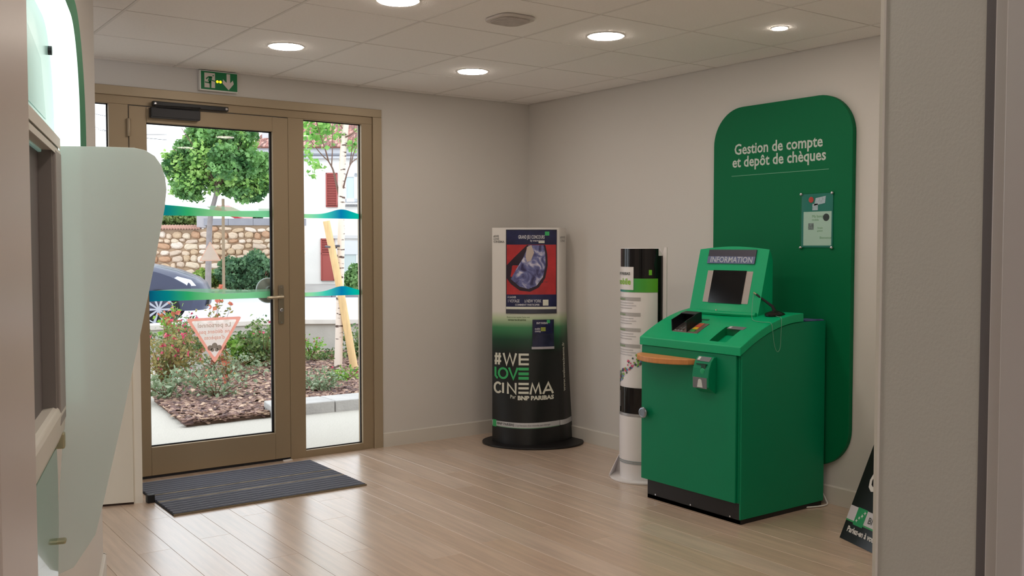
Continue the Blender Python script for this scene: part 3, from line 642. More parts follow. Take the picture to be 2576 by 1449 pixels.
# cheque envelope / card reader box
cr = MB(); cyl = [(-.7325,.825),(-.752,.822),(-.772,.800),(-.786,.765),(-.792,.720),(-.790,.672),(-.7325,.636)]
cr.prism([(x, -2.448, z) for x, z in cyl], (0,-.112,0)); ro = cr.build('card_reader', M_green, ks, bevel=.004)
def rdf(u, v0, v1):
    pass
q = MB(); q.prism([(-.7535,-2.460,.8215),(-.7535,-2.548,.8215),(-.7725,-2.548,.8005),(-.7725,-2.460,.8005)], (-.001,0,.001)); q.build('reader_label', MATS['label_grey'], ro)
q = MB(); q.prism([(-.7570,-2.466,.8195),(-.7570,-2.482,.8195),(-.7705,-2.482,.8045),(-.7705,-2.466,.8045)], (-.0016,0,.0016)); q.build('label_icon', MATS['label_white'], ro)
q = MB(); q.box((-.770,-2.470,.784),(-.7845,-2.540,.789)); q.box((-.770,-2.505,.765),(-.786,-2.535,.789)); q.build('card_slot', MATS['slot_dark'], ro)
q = MB().lathe([(.016,0),(.014,-.003),(.006,-.004)], (-.7865,-2.515,.752), 'x', 18); q.build('finger_dimple', mat('dimple', (20,160,104), .4), ro)
q = MB(); q.prism([(-.7905,-2.455,.720),(-.7905,-2.549,.720),(-.790,-2.549,.665),(-.790,-2.455,.665)], (-.0016,0,0)); q.build('symbol_plate', MATS['label_grey'], ro)
q = MB(); q.prism([(-.7922,-2.485,.670),(-.7922,-2.522,.670),(-.7922,-2.514,.708),(-.7922,-2.503,.713),(-.7922,-2.492,.708)], (-.0006,0,0)); q.build('bell_symbol', MATS['label_white'], ro)
# pen on a stand with its cord
pn = thing('counter_pen', 'black counter pen in its round stand with thin cord on the kiosk lid', 'pen', (-.37,-2.635,1.035))
z0 = lt(-.39)+.001
MB().lathe([(.052,z0-.003),(.053,z0+.006),(.045,z0+.014),(.022,z0+.022),(.010,z0+.026)], (-.375,-2.632,0), 'z', 26).build('stand', mat('pen_black', (30,26,26), .15), pn, smooth=True)
MB().tube([(-.375,-2.630,z0+.02),(-.378,-2.618,z0+.045),(-.400,-2.53,z0+.105)], [.010,.008,.005], 8).build('pen', M_black, pn, smooth=True)
MB().tube([(-.400,-2.53,z0+.105),(-.404,-2.515,z0+.114)], [.004,.005], 8).build('pen_cap', M_brass, pn)
cp = [(-.404,-2.515,z0+.112),(-.43,-2.53,z0+.06),(-.47,-2.56,lt(-.47)+.015),(-.50,-2.60,lt(-.50)+.004),(-.51,-2.66,lt(-.51)+.004),(-.51,-2.715,lt(-.51)+.003),(-.508,-2.726,lt(-.51)-.03),(-.50,-2.729,.90),(-.485,-2.730,.86),(-.468,-2.730,.85),(-.452,-2.730,.87),(-.446,-2.729,.93),(-.440,-2.726,lt(-.44)-.02),(-.43,-2.715,lt(-.43)+.004),(-.41,-2.665,lt(-.41)+.005),(-.395,-2.65,z0+.004)]
def smooth_path(P, n=6):
    P = [Vector(p) for p in P]; out = []
    for i in range(len(P)-1):
        p0, p1, p2, p3 = P[max(i-1,0)], P[i], P[i+1], P[min(i+2,len(P)-1)]
        for k in range(n):
            t = k/n; out.append(.5*((2*p1)+(p2-p0)*t+(2*p0-5*p1+4*p2-p3)*t*t+(3*p1-p0-3*p2+p3)*t**3))
    return out+[P[-1]]
MB().tube(smooth_path(cp), .0012, 5).build('cord', mat('clear_cord', (120,160,140), .3), pn)
o = MB().prism([(-.215,-2.58,.990),(-.215,-2.70,.990),(-.075,-2.712,.990),(-.072,-2.60,.990)], (0,0,.004)); o.prism([(-.21,-2.585,.994),(-.215,-2.70,.994),(-.08,-2.705,.994)], (0,0,.003))
o = o.build('brochure', mat('brochure_blue', (92,100,150), .35, var=.3, vscale=25)); tag(o, 'folded blue brochure lying on the back of the green kiosk', 'brochure')
o = MB().tube(smooth_path([(-.055,-2.60,.30),(-.03,-2.66,.10),(-.028,-2.70,.03),(-.05,-2.73,.008),(-.10,-2.735,.006),(-.16,-2.72,.006),(-.2,-2.70,.006)]), .004, 6).build('power_cable', M_white); tag(o, 'white power cable curving out behind the green kiosk onto the floor', 'cable')

# ================================================================== CINEMA TOTEM
c37 = 37.5; RU = np.array([math.cos(math.radians(c37)), -math.sin(math.radians(c37)), 0]); FW = np.array([-math.sin(math.radians(c37)), -math.cos(math.radians(c37)), 0])
TC = np.array([-.316,-.474,0])
tt = thing('cinema_totem', 'tall white-to-black cardboard totem lettered WE LOVE CINEMA in the far corner', 'display stand', tuple(TC))
MB().prism([tuple(TC + RU*.358*math.cos(a) + FW*.275*math.sin(a)) for a in np.linspace(0, 2*math.pi, 48, endpoint=False)], (0,0,.014)).build('base_plate', mat('totem_base', (22,19,20), .45), tt, bevel=.004)
TH = 1.512
XL = -.285
def xr(z): return .178+.012*max(0, 1-z/.9)           # right end of the front sheet
def xs2(z): return .235+.052*max(0, 1-z/1.1)**1.4    # right silhouette of the side sheet
def bulge(z): return .022+.125*max(0, 1-z/1.15)**1.2
def tfront(X_, z, off=0.0):
    a, b_ = XL, xs2(z) if z < .35 else xs2(z); 
    hw = (xr(z)-a)/2; m_ = (xr(z)+a)/2; t = (X_-m_)/hw
    y = bulge(z)*(1-t*t)+.03
    return tuple(TC + RU*X_ + FW*(y+off) + np.array([0,0,z]))
def tside(s, z, off=0.0):
    x = xr(z)+(xs2(z)-xr(z))*s; y = .03-.16*s*s - bulge(z)*.0 - .02*s
    nx_ = .0 
    return tuple(TC + RU*(x+off*.9) + FW*(y+off*.4) + np.array([0,0,z]))
def tback(s, z):
    x = xs2(z)+(XL-xs2(z))*s; return tuple(TC + RU*x + FW*(-.15+.18*s**3) + np.array([0,0,z]))
zs = list(np.linspace(.014, TH, 34))
GM = ramp_mat('totem_print', [(0,(16,16,17)),(.64,(18,22,20)),(.735,(18,66,44)),(.82,(62,132,86)),(.885,(190,206,170)),(.93,(224,220,214)),(1.52,(226,222,218))], 'Z', .4)
q = MB()
q.grid(lambda u, v: tfront(XL+(xr(v)-XL)*u, v), list(np.linspace(0,1,17)), zs)
q.build('front_sheet', GM, tt, smooth=True)
q = MB(); q.grid(tside, list(np.linspace(0,1,7)), zs); q.build('side_sheet', GM, tt, smooth=True)
q = MB(); q.grid(tback, list(np.linspace(0,1,9)), zs); q.build('back_sheet', GM, tt, smooth=True)
ring = [tfront(XL+(xr(TH)-XL)*u, TH) for u in np.linspace(0,1,17)] + [tside(s, TH) for s in np.linspace(0,1,7)[1:]] + [tback(s, TH) for s in np.linspace(0,1,9)[1:-1]]
q = MB().add(ring, [tuple(range(len(ring)))]); q.build('top_sheet', M_white, tt)
def tz(py): return 1.379-(py-621.5)*6.72/F*1.0
def tX(px): return (px-1337)/362.0
def tpatch(px0, px1, py0, py1, name, m, off=.003, par=None, nu=9, nv=5, sh=0):
    q = MB(); fn = lambda u, v: tfront(tX(px0)+(tX(px1)-tX(px0))*u, tz(py1)+(tz(py0)-tz(py1))*v, off)
    fn2 = lambda u, v: tfront(tX(px0)+(tX(px1)-tX(px0))*u, tz(py1)+(tz(py0)-tz(py1))*v, off-.0018)
    q.slab(fn, list(np.linspace(0,1,nu)), list(np.linspace(0,1,nv)), fn2); return q.build(name, m, par or tt)
M_navy = mat('poster_navy', (30,32,72), .3, var=.35, vscale=14); M_cream = mat('print_cream', (220,220,206), .5); M_bgreen = mat('print_green', (60,176,104), .5)
pst = tpatch(1269, 1397, 578, 790, 'poster_frame', mat('poster_frame', (48,48,58), .3), .006)
def abstract_mat():
    m = bpy.data.materials.new('poster_picture'); m.use_nodes = True; nt = m.node_tree; b = nt.nodes['Principled BSDF']; b.inputs['Roughness'].default_value = .3
    tc = nt.nodes.new('ShaderNodeTexCoord'); n = nt.nodes.new('ShaderNodeTexNoise'); n.inputs['Scale'].default_value = 14; n.inputs['Detail'].default_value = 8; n.inputs['Distortion'].default_value = 1.2
    nt.links.new(tc.outputs['Object'], n.inputs['Vector']); cr = nt.nodes.new('ShaderNodeValToRGB'); e = cr.color_ramp.elements
    e[0].position = .36; e[0].color = lin((52,46,88)); e[1].position = .68; e[1].color = lin((214,210,226)); x = e.new(.52); x.color = lin((108,112,164))
    nt.links.new(n.outputs[0], cr.inputs[0]); nt.links.new(cr.outputs[0], b.inputs['Base Color']); return m
tpatch(1271, 1395, 616, 742, 'poster_red_ground', mat('poster_red', (178,46,50), .35, var=.25, vscale=9), .0075, pst)
def tpoly(pts, name, m, off, par):
    q = MB(); c = (sum(p[0] for p in pts)/len(pts), sum(p[1] for p in pts)/len(pts))
    v = [tfront(tX(a), tz(b_), off) for a, b_ in pts] + [tfront(tX(c[0]), tz(c[1]), off+.0004)]; n = len(pts)
    q.add(v, [((i+1) % n, i, n) for i in range(n)]); return q.build(name, m, par)
oval = [(1328+44*math.cos(a)*(1 if math.sin(a) > -.2 else .92), 676+50*math.sin(a)-((6 if math.cos(a) > 0 else -3))) for a in np.linspace(0, 2*math.pi, 26, endpoint=False)]
tpoly([(1322,617),(1368,617),(1373,640),(1374,668),(1368,700),(1352,724),(1330,735),(1304,732),(1282,716),(1270,700),(1271,668),(1290,648)], 'poster_dark_shape', mat('poster_dark', (46,30,44), .3), .0090, pst)
tpoly([(1326,617),(1364,617),(1368,640),(1369,668),(1362,698),(1346,720),(1326,728),(1304,722),(1281,703),(1296,676),(1312,650)], 'poster_bright_shape', abstract_mat(), .0100, pst)
tpoly([(1322,622),(1333,617),(1340,636),(1332,656),(1322,660),(1318,645)], 'poster_cream_shape', mat('poster_cream', (196,180,170), .4), .0108, pst)
tpatch(1271, 1396, 580, 616, 'poster_header', M_navy, .0080, pst); tpatch(1270, 1396, 742, 773, 'poster_footer', M_navy, .0080, pst)
tpatch(1269.5, 1396, 773, 779, 'poster_white_strip', M_cream, .0080, pst)
tpatch(1367, 1378, 583, 593, 'poster_logo', M_bgreen, .0095, pst)
tpatch(1269.5, 1396, 779, 789, 'poster_foot_bar', mat('foot_bar', (64,64,76), .3), .0100, pst)
def ttext(mb, txt, px, py, hpx, align='LEFT', bold=.0004, fitpx=None, off=.0105, sx=1):
    return put_text(mb, txt, hpx/362*1.4, lambda u, v: tfront(tX(px)+u, tz(py)+v, off), align, bold, sx, fit=(fitpx/362 if fitpx else None))
q = MB(); ttext(q, 'GRAND JEU CONCOURS', 1300, 601, 9, fitpx=66, bold=.0008); ttext(q, 'by wearecinema', 1330, 608, 5, fitpx=36); ttext(q, 'À GAGNER', 1273, 751, 5, fitpx=22)
ttext(q, '1 VOYAGE', 1273, 762, 8, fitpx=29); ttext(q, 'à NEW YORK', 1316, 762, 8, fitpx=42); ttext(q, 'COMMENT PARTICIPER', 1292, 770, 4.5, fitpx=62); q.build('poster_lettering', mat('print_silver', (206,204,212), .5), pst)
tpatch(1351, 1366, 607, 612, 'poster_tag', M_cream, .0096, pst); tpatch(1362, 1376, 755, 770, 'poster_square', M_cream, .0096, pst)
q = MB(); ttext(q, 'wearecinema', 1274, 808, 5, fitpx=46, off=.003); ttext(q, 'Retrouvez toute l\'actu sur', 1271, 801, 4, fitpx=58, off=.003, bold=0); q.build('small_lettering', mat('print_olive', (84,104,74), .6), tt)
q = MB(); ttext(q, '#WE', 1237, 597, 5, fitpx=14, off=.003); ttext(q, 'LOVE', 1237, 604, 5, fitpx=14, off=.003); ttext(q, 'CINEMA', 1237, 611, 5, fitpx=28, off=.003); q.build('corner_lettering', mat('print_grey', (120,120,118), .6), tt)
GL = {'#': (18, [[(5,30),(3,0)],[(13,30),(11,0)],[(0,21),(17,21)],[(0,9),(17,9)]]), 'W': (36, [[(2,30),(10,1),(18,28),(26,1),(34,30)]]), 'E': (27, [[(26,27),(3,27),(3,3),(26,3)],[(3,15),(26,15)]]),
      'L': (11, [[(3,30),(3,8),(8,3),(11,3)]]), 'O': (24, [[(12+11*math.cos(a*math.pi/8), 15+12.5*math.sin(a*math.pi/8)) for a in range(17)]]), 'V': (24, [[(1,30),(12,2),(23,30)]]),
      'C': (19, [[(10+9*math.cos(a), 15+12.5*math.sin(a)) for a in np.linspace(.7, 5.6, 12)]]), 'I': (5, [[(3,28),(3,2)]]), 'N': (22, [[(3,1),(3,27),(20,3),(20,29)]]), 'M': (29, [[(2,1),(7,27),(15,6),(23,27),(28,1)]]), 'A': (25, [[(1,1),(13,28),(24,1)],[(6,10),(20,10)]])}
def strokes(mb, ch, px, py, wd, kx=1.0, off=.004):
    for ln in GL[ch][1]:
        P = [np.array([px+x*kx, py-y]) for x, y in ln]; n = len(P); Lf = []; Rt = []
        for k in range(n):
            d0 = (P[k]-P[k-1]) if k else (P[1]-P[0]); d1 = (P[k+1]-P[k]) if k < n-1 else d0; d0 = d0/np.linalg.norm(d0); d1 = d1/np.linalg.norm(d1)
            t = d0+d1; t = t/max(np.linalg.norm(t), 1e-6); nrm = np.array([-t[1], t[0]]); m = min(1.8, 1/max(.35, abs(t@d0)))
            Lf.append(P[k]+nrm*wd/2*m); Rt.append(P[k]-nrm*wd/2*m)
        mb.add([tfront(tX(a[0]), tz(a[1]), off) for a in Lf+Rt], [(k, k+1, n+k+1, n+k) for k in range(n-1)])
def word(name, m, items, py):
    for ch, px, kx in items:
        q = MB(); strokes(q, ch, px, py, 5.2, kx); q.build(name, m, tt)
word('lettering_we', M_cream, (('#',1240,1),('W',1261,1),('E',1301,1)), 920)
word('lettering_love', M_bgreen, (('L',1240,.8),('O',1250,1),('V',1276,1)), 956)
word('lettering_cinema', M_cream, (('C',1239,1),('I',1259,1),('N',1271,1.15),('M',1329,1),('A',1362,1.08)), 993)
def bars(px0, px1, ys_, name, m, h=5.5):
    q = MB()
    for y in ys_:
        q.grid(lambda u, v: tfront(tX(px0)+(tX(px1)-tX(px0))*u, tz(y+h/2)+(tz(y-h/2)-tz(y+h/2))*v, .004), list(np.linspace(0,1,5)), [0,1])
    return q.build(name, m, tt)
bars(1301, 1327, (929, 941, 952), 'lettering_love', M_bgreen, 7); bars(1301, 1327, (966, 977, 988), 'lettering_cinema', M_cream, 5.5)
q = MB(); ttext(q, 'Par', 1280, 1003, 9, fitpx=14, off=.004); ttext(q, 'BNP PARIBAS', 1299, 1006, 10, fitpx=91, off=.004, bold=.002); q.build('lettering_sponsor', M_cream, tt)
# vertical address on the side sheet
q = MB(); vs_, fs_ = text_geo('www.welovecinema.fr', .036, 'LEFT', .0006); wv = max(v[0] for v in vs_)
q.add([tside(.30-.0+(-v)*9+.22, tz(990)+u*.345/wv, .004) for u, v in vs_], fs_); q.build('side_lettering', M_cream, tt)
q = MB(); vs_, fs_ = text_geo('#WE', .022); q.add([tside(.15+u*14, tz(600)+v, .004) for u, v in vs_], fs_); vs_, fs_ = text_geo('CINE', .022); q.add([tside(.15+u*12, tz(609)+v, .004) for u, v in vs_], fs_); q.build('side_small_lettering', MATS['print_grey'], tt)
# grey band near the foot with logo and name, wrapping onto the side
q = MB(); zb0, zb1 = .130, .165
q.grid(lambda u, v: tfront(XL+(xr(v)-XL)*u, v, .0025), list(np.linspace(0,1,17)), [zb0, zb1]); q.grid(lambda s, v: tside(s, v, .003), list(np.linspace(0,1,7)), [zb0, zb1]); q.build('foot_band', mat('band_grey', (196,196,198), .5), tt)
q = MB(); q.grid(lambda u, v: tfront(XL+(xr(v)-XL)*u, v, .003), list(np.linspace(0,1,17)), [zb0-.004, zb0+.001]); q.build('foot_line', mat('line_green', (120,160,130), .5), tt)
q = MB(); q.grid(lambda u, v: tfront(XL+.004+.026*u, v, .0035), [0,.5,1], [zb0-.008, zb1+.006]); q.build('foot_logo', M_bgreen, tt)
q = MB(); put_text(q, 'BNP PARIBAS', .024, lambda u, v: tfront(XL+.036+u, zb0+.011+v, .004), 'LEFT', .0004, fit=.12); put_text(q, "| La banque d'un monde qui change", .016, lambda u, v: tfront(XL+.165+u, zb0+.012+v, .004), 'LEFT', 0, fit=.24); q.build('foot_lettering', mat('ink_dark', (80,84,84), .6), tt)
# leaflet pocket
lf = tpatch(1336, 1390, 805, 874, 'leaflet_pocket', mat('pocket_dark', (40,42,66), .25, var=.3, vscale=20), .02, None, 5, 3)
q = MB(); 
for (a, b_) in ((1336, 1338), (1388, 1390)): q.slab(lambda u, v: tfront(tX(a)+(tX(b_)-tX(a))*u, tz(874)+(tz(805)-tz(874))*v, .019), [0,1], [0,1], lambda u, v: tfront(tX(a)+(tX(b_)-tX(a))*u, tz(874)+(tz(805)-tz(874))*v, .001))
q.slab(lambda u, v: tfront(tX(1334)+(tX(1391)-tX(1334))*u, tz(879)+(tz(873)-tz(879))*v, .026), [0,.5,1], [0,1], lambda u, v: tfront(tX(1334)+(tX(1391)-tX(1334))*u, tz(879)+(tz(873)-tz(879))*v, .001)); q.build('pocket_lip', mat('lip_clear', (176,172,180), .2), tt)
tpatch(1340, 1386, 809, 840, 'leaflet_cover', M_navy, .0215, lf, 3, 3); tpatch(1372, 1380, 806, 814, 'leaflet_logo', M_bgreen, .023, lf, 3, 2); tpatch(1357, 1369, 824, 834, 'leaflet_badge', mat('badge_mix', (150,160,70), .4), .023, lf, 3, 2)
for (w_, a, b_, c) in (('BNP PARIBAS', 1346, 816, 28), ('mobile', 1342, 830, 13), ('cinéday', 1342, 836, 15)):
    q = MB(); ttext(q, w_, a, b_, 5, fitpx=c, off=.0235); q.build('leaflet_lettering', mat('print_silver', (206,204,212), .5), lf)

# ================================================================== MOBILE TOTEM
SC = np.array([-.422,-1.699,0]); SR = np.array([math.sin(math.radians(12)), -math.cos(math.radians(12)), 0]); SF = np.array([-math.cos(math.radians(12)), -math.sin(math.radians(12)), 0])
mb_ = thing('phone_totem', 'white and black phone-shaped display column half hidden behind the green kiosk', 'display stand', tuple(SC))
RX, RY = .135, .13
def sfr(a, z, off=0.0, k=1.0):   # half cylinder: a from -1 (left) to 1 (right)
    th = a*math.pi/2; return tuple(SC + SR*((RX*k+off)*math.sin(th)) + SF*((RY*k+off)*math.cos(th)) + np.array([0,0,z]))
def spatch(a0, a1, z0, z1, name, m, off=.001, par=None, k=1.0):
    q = MB(); n = max(3, int(abs(a1-a0)*12)); q.grid(lambda u, v: sfr(a0+(a1-a0)*u, z0+(z1-z0)*v, off, k), list(np.linspace(0,1,n)), [0,1]); return q.build(name, m, par or mb_, smooth=True)
M_sw = mat('totem_white', (234,229,229), .35); M_sk = mat('totem_black', (20,17,18), .12)
STH = 1.372
zz = list(np.linspace(.0, STH-.0, 24))
q = MB()
def body_top(a, z): return sfr(a, z)
q.grid(lambda a, z: sfr(a, z), list(np.linspace(-1,1,25)), [.012,.20,.45,.70,1.0,1.30]); 
q.grid(lambda a, z: sfr(a, 1.30+(STH-1.30)*z*(1-max(0,(a-.55)/.45)**3*.6)), list(np.linspace(-1,1,25)), [0,.5,1]); q.build('column', M_sw, mb_, smooth=True)
q = MB(); cap = [sfr(a, 1.30+(STH-1.30)*(1-max(0,(a-.55)/.45)**3*.6)) for a in np.linspace(-1,1,25)]; q.add(cap, [tuple(range(len(cap)))]); q.build('top_cap', M_sk, mb_)
# back sheet (white card) standing behind with a small cut corner
def bs(u, z, d=-.004): return tuple(SC + SR*u + SF*d + np.array([0,0,z]))
q = MB(); q.prism([bs(-RX,.0), bs(RX+.025,.0), bs(RX+.025,STH+.004), bs(RX+.008,STH+.004), bs(RX-.002,STH-.03), bs(RX-.02,STH), bs(-RX,STH)], tuple(-SF*.006)); q.build('back_card', M_sw, mb_)
spatch(-1, .82, 1.175, STH-.004, 'black_screen_print', M_sk, .001); spatch(.80, .995, .35, STH-.045, 'black_side_print', M_sk, .0012)
spatch(-1, .80, 1.115, 1.195, 'green_print', ramp_mat('green_band', [(-1.86,(110,180,40)),(-1.80,(70,160,50)),(-1.70,(50,150,90)),(-1.58,(24,122,176))], 'Y', .4), .0018)
lb = spatch(-.62, .10, 1.128, 1.262, 'label_tile', mat('label_tile', (226,222,220), .3), .004)
q = MB(); put_text(q, 'BNP PARIBAS', .023, lambda u, v: sfr(-.60+u/.21*.0+(u/(RX*1.57)), 1.215+v, .0055), 'LEFT', .0006, fit=.125); q.build('label_lettering', mat('ink_dark', (80,84,84), .6), lb)
q = MB(); put_text(q, 'mobile', .050, lambda u, v: sfr(-.60+(u/(RX*1.57)), 1.160+v, .0055), 'LEFT', .0012, fit=.130); q.build('label_lettering', mat('ink_green', (140,196,60), .6), lb)
q = MB(); q.grid(lambda u, v: sfr(.52+.09*u, 1.215+.03*v, .002), [0,1],[0,1]); q.build('light_print', mat('print_lime', (110,190,40), .5), mb_)
for k, z in enumerate((1.075, .985, .895, .80)):
    spatch(-1, .30, z-.010, z+.010, 'heading_print', mat('heading_grey', (176,172,170), .5), .0016)
    q = MB(); put_text(q, ['Consultez', 'Gérez vos', 'Virements', 'Partout'][k], .022, lambda u, v: sfr(-.75+u/(RX*1.57), z-.007+v, .0025), 'LEFT', 0, fit=.12); q.build('heading_lettering', mat('heading_green', (110,160,80), .6), mb_)
    q = MB()
    for r in range(3):
        a1 = (.10, .18, .05)[r]; zz_ = z-.026-r*.015; q.grid(lambda u, v: sfr(-.9+(a1+.9)*u, zz_+.005*v, .0016), list(np.linspace(0,1,9)), [0,1])
    q.build('text_lines', mat('lines_grey', (188,184,186), .6), mb_)
random.seed(5)
for ci, col in enumerate([(90,130,200),(210,80,120),(130,180,80),(80,90,90)]):
    q = MB()
    for k in range(26):
        t = random.random(); a = -.55+1.3*t; z = .60+.20*t+random.uniform(-.035,.035); s = random.uniform(.006,.014)
        if t < .35 and z > .67: continue
        an = random.random()*3
        q.add([sfr(a+s*math.cos(an+j*math.pi/2)/(RX*1.57)*.8, z+s*.8*math.sin(an+j*math.pi/2), .002+.0003*ci) for j in range(4)], [(0,1,2,3)])
    o = q.build('confetti_print', mat('confetti_%d' % ci, col, .6), mb_); o['kind'] = 'stuff'
q = MB(); q.grid(lambda u, v: sfr(-.75+.12*u+.14*v, .545+.10*v, .002), [0,1],[0,.5,1]); q.build('hand_print', mat('hand_brown', (150,84,60), .6), mb_)
spatch(-1, .9, .402, .555, 'dark_photo_print', M_sk, .002); spatch(-.70, -.40, .435, .53, 'phone_print', mat('phone_grey', (120,116,118), .3), .003)
q = MB(); q.grid(lambda u, v: sfr(-1+1.9*u, .388+.014*v+0, .003), list(np.linspace(0,1,20)), [0,1]); q.build('silver_line', mat('line_silver', (180,180,184), .3, .5), mb_)
q = MB(); q.grid(lambda u, v: sfr(-.66+.17*u, .182+.052*v, .002), [0,1],[0,1]); q.build('orange_square_logo', mat('logo_orange', (240,110,30), .5), mb_)
spatch(-1, .95, .12, .385, 'lower_sleeve', M_sw, .004)
for z in (.118, .106): spatch(-1, .98, z, z+.006, 'groove', mat('groove_grey', (150,158,162), .4), .005)
# foot: a curved card with flared sides
q = MB()
fpts = [tuple(SC + SR*(.20*math.sin(a)) + SF*(.19*math.cos(a)-.005) + np.array([0,0,0])) for a in np.linspace(-math.pi/2, math.pi/2, 24)]
q.prism(fpts, (0,0,.012)); q.build('foot_plate', M_sw, mb_, bevel=.003)
for s in (-1, 1):
    q = MB(); q.prism([bs(s*.136,.012,.0), bs(s*.198,.012,.0), bs(s*.165,.125,.0), bs(s*.136,.125,.0)], tuple(SF*.006)); q.build('foot_gusset', M_sw, mb_)
    q = MB(); q.prism([bs(s*.198,.012,.0), bs(s*.14,.012,.14), bs(s*.137,.03,.14), bs(s*.165,.125,.0)], tuple(SR*s*.003)); q.build('foot_flare', M_sw, mb_)

# ================================================================== LEANING BOARD AT RIGHT
lk = .415; P0 = np.array([-.491,-3.122,.001]); PRR = np.array([-.093,-.249,0]); PRR = PRR/np.linalg.norm(PRR); PU = np.array([lk*.94,-lk*.35,1.0]); PU /= np.linalg.norm(PU)
PN = np.cross(PU, PRR); PN = PN if PN[0] < 0 else -PN
pbd = thing('leaning_poster_board', 'black poster board with white C and green logo leaning at the right edge', 'poster', tuple(P0))
BW, BH = .62, .86
def pf(u, v, d=0.0): return tuple(P0 + PRR*u + PU*v + PN*d)
MB().prism([pf(0,0), pf(BW,0), pf(BW,BH), pf(0,BH)], tuple(-PN*.012)).build('board', mat('board_black', (24,20,22), .3), pbd)
q = MB(); 
MB().prism([pf(0,.098,.0005), pf(BW,.098,.0005), pf(BW,.165,.0005), pf(0,.165,.0005)], tuple(PN*.0006)).build('white_band', mat('band_white', (196,192,196), .4), pbd)
MB().prism([pf(0,.090,.0005), pf(BW,.090,.0005), pf(BW,.098,.0005), pf(0,.098,.0005)], tuple(PN*.0006)).build('green_line', mat('line_bgreen', (60,150,90), .4), pbd)
lg = MB().prism([pf(.058,.082,.0012), pf(.128,.082,.0012), pf(.128,.168,.0012), pf(.058,.168,.0012)], tuple(PN*.0006)).build('green_logo', mat('logo_green', (28,140,82), .4), pbd)
for (a, b_, r) in ((.075,.105,.007),(.087,.121,.007),(.102,.134,.008),(.115,.151,.008)):
    s4 = [pf(a+r*(1.3 if k % 2 == 0 else .5)*math.cos(k*math.pi/4+.4), b_+r*(1.3 if k % 2 == 0 else .5)*math.sin(k*math.pi/4+.4), .0022) for k in range(8)]
    MB().prism(s4, tuple(PN*.0003)).build('star', MATS['label_white'], lg)
q = MB(); put_text(q, 'Parlez-en à votre conseiller', .038, lambda u, v: pf(.032+u, .043+v, .0015), 'LEFT', .0012, .85); q.build('lower_lettering', mat('board_white', (214,210,206), .5), pbd)
q = MB(); put_text(q, 'C', .13, lambda u, v: pf(.065+u, .262+v, .0015), 'LEFT', .006, .62); q.build('big_lettering', mat('board_white', (214,210,206), .5), pbd)
q = MB(); put_text(q, 'A', .13, lambda u, v: pf(.128+u, .262+v, .0015), 'LEFT', .006, .62); q.build('big_lettering', mat('board_white', (214,210,206), .5), pbd)
q = MB(); put_text(q, 'BNP', .042, lambda u, v: pf(.15+u, .113+v, .0015), 'LEFT', .0012); q.build('band_lettering', mat('ink_dark', (80,84,84), .6), pbd)

# ================================================================== ATM ON THE LEFT WALL
atm = thing('cash_machine', 'cash machine set in the left wall with lit white surround and deep grey niche', 'cash machine', ob(2.0,.02,.9))
M_atm = mat('atm_beige', (206,200,190), .4); M_atm2 = mat('atm_grey', (150,142,138), .5); M_glow = mat('backlit_acrylic', (236,250,246), .4, emit=(238,255,251), estr=.95)
# green rounded surround with arched hole (lit inside)
def arch(D0, D1, z0, z1, rt, rb, seg=10):
    out = []
    for (cx, cz_, a0, r) in ((D0+rb, z0+rb, math.pi, rb), (D1-rb, z0+rb, 1.5*math.pi, rb), (D1-rt, z1-rt, 0, rt), (D0+rt, z1-rt, .5*math.pi, rt)):
        for i in range(seg+1):
            a = a0+i*math.pi/2/seg; out.append((cx+r*math.cos(a), cz_+r*math.sin(a)))
    return out
oA = arch(.95, 2.79, .88, 2.30, .36, .06); iA = arch(1.10, 2.60, .97, 2.14, .28, .02); n = len(oA)
def openarch(D0, D1, z0, z1, r, seg=12):
    out = [(D1, z0), (D1, z0+.3)]
    for (cx, a0) in ((D1-r, 0), (D0+r, .5*math.pi)):
        for i in range(seg+1):
            a = a0+i*math.pi/2/seg; out.append((cx+r*math.cos(a), z1-r+r*math.sin(a)))
    return out + [(D0, z0+.3), (D0, z0)]
oA = openarch(.95, 2.76, 1.0, 1.945, .30); iA = openarch(1.10, 2.57, 1.0, 1.89, .22); n = len(oA)
q = MB(); q.add([ob(D, .068, z) for D, z in oA]+[ob(D, .068, z) for D, z in iA]+[ob(D, .001, z) for D, z in oA]+[ob(D, .001, z) for D, z in iA],
    [(i, i+1, i+1+n, i+n) for i in range(n-1)] + [(i+2*n, i+1+2*n, i+1, i) for i in range(n-1)] + [(0, n, 3*n, 2*n), (n-1, 2*n-1, 4*n-1, 3*n-1)])
q.build('green_surround', M_panelg, atm, fix=True)
q = MB(); q.add([ob(D, .0675, z) for D, z in iA]+[ob(D, .001, z) for D, z in iA], [(i, i+1, i+1+n, i+n) for i in range(n-1)]); q.build('lit_return', M_glow, atm, smooth=True)
# header: back-lit pale glass with a bolt
hd_m = mat('header_acrylic', (186,222,214), .18, emit=(150,205,195), estr=.14)
MB().prism([ob(D, .003, z) for D, z in arch(1.12, 2.565, 1.58, 1.885, .215, .01)], tuple(N*.008)).build('header_glass', hd_m, atm, bevel=.002)
hp = MB(); hp.prism([ob(1.3,.0115,1.66), ob(2.38,.0115,1.66), ob(2.30,.0115,1.78), ob(1.7,.0115,1.86), ob(1.3,.0115,1.86)], tuple(N*.0006)); hp.build('header_shape', mat('header_tint', (160,206,196), .2, emit=(120,180,170), estr=.10), atm)
bl = MB()
bl.tube([ob(2.46,.011,1.826), ob(2.46,.019,1.826)], .0105, 10); bl.build('bolt', M_dark, atm)
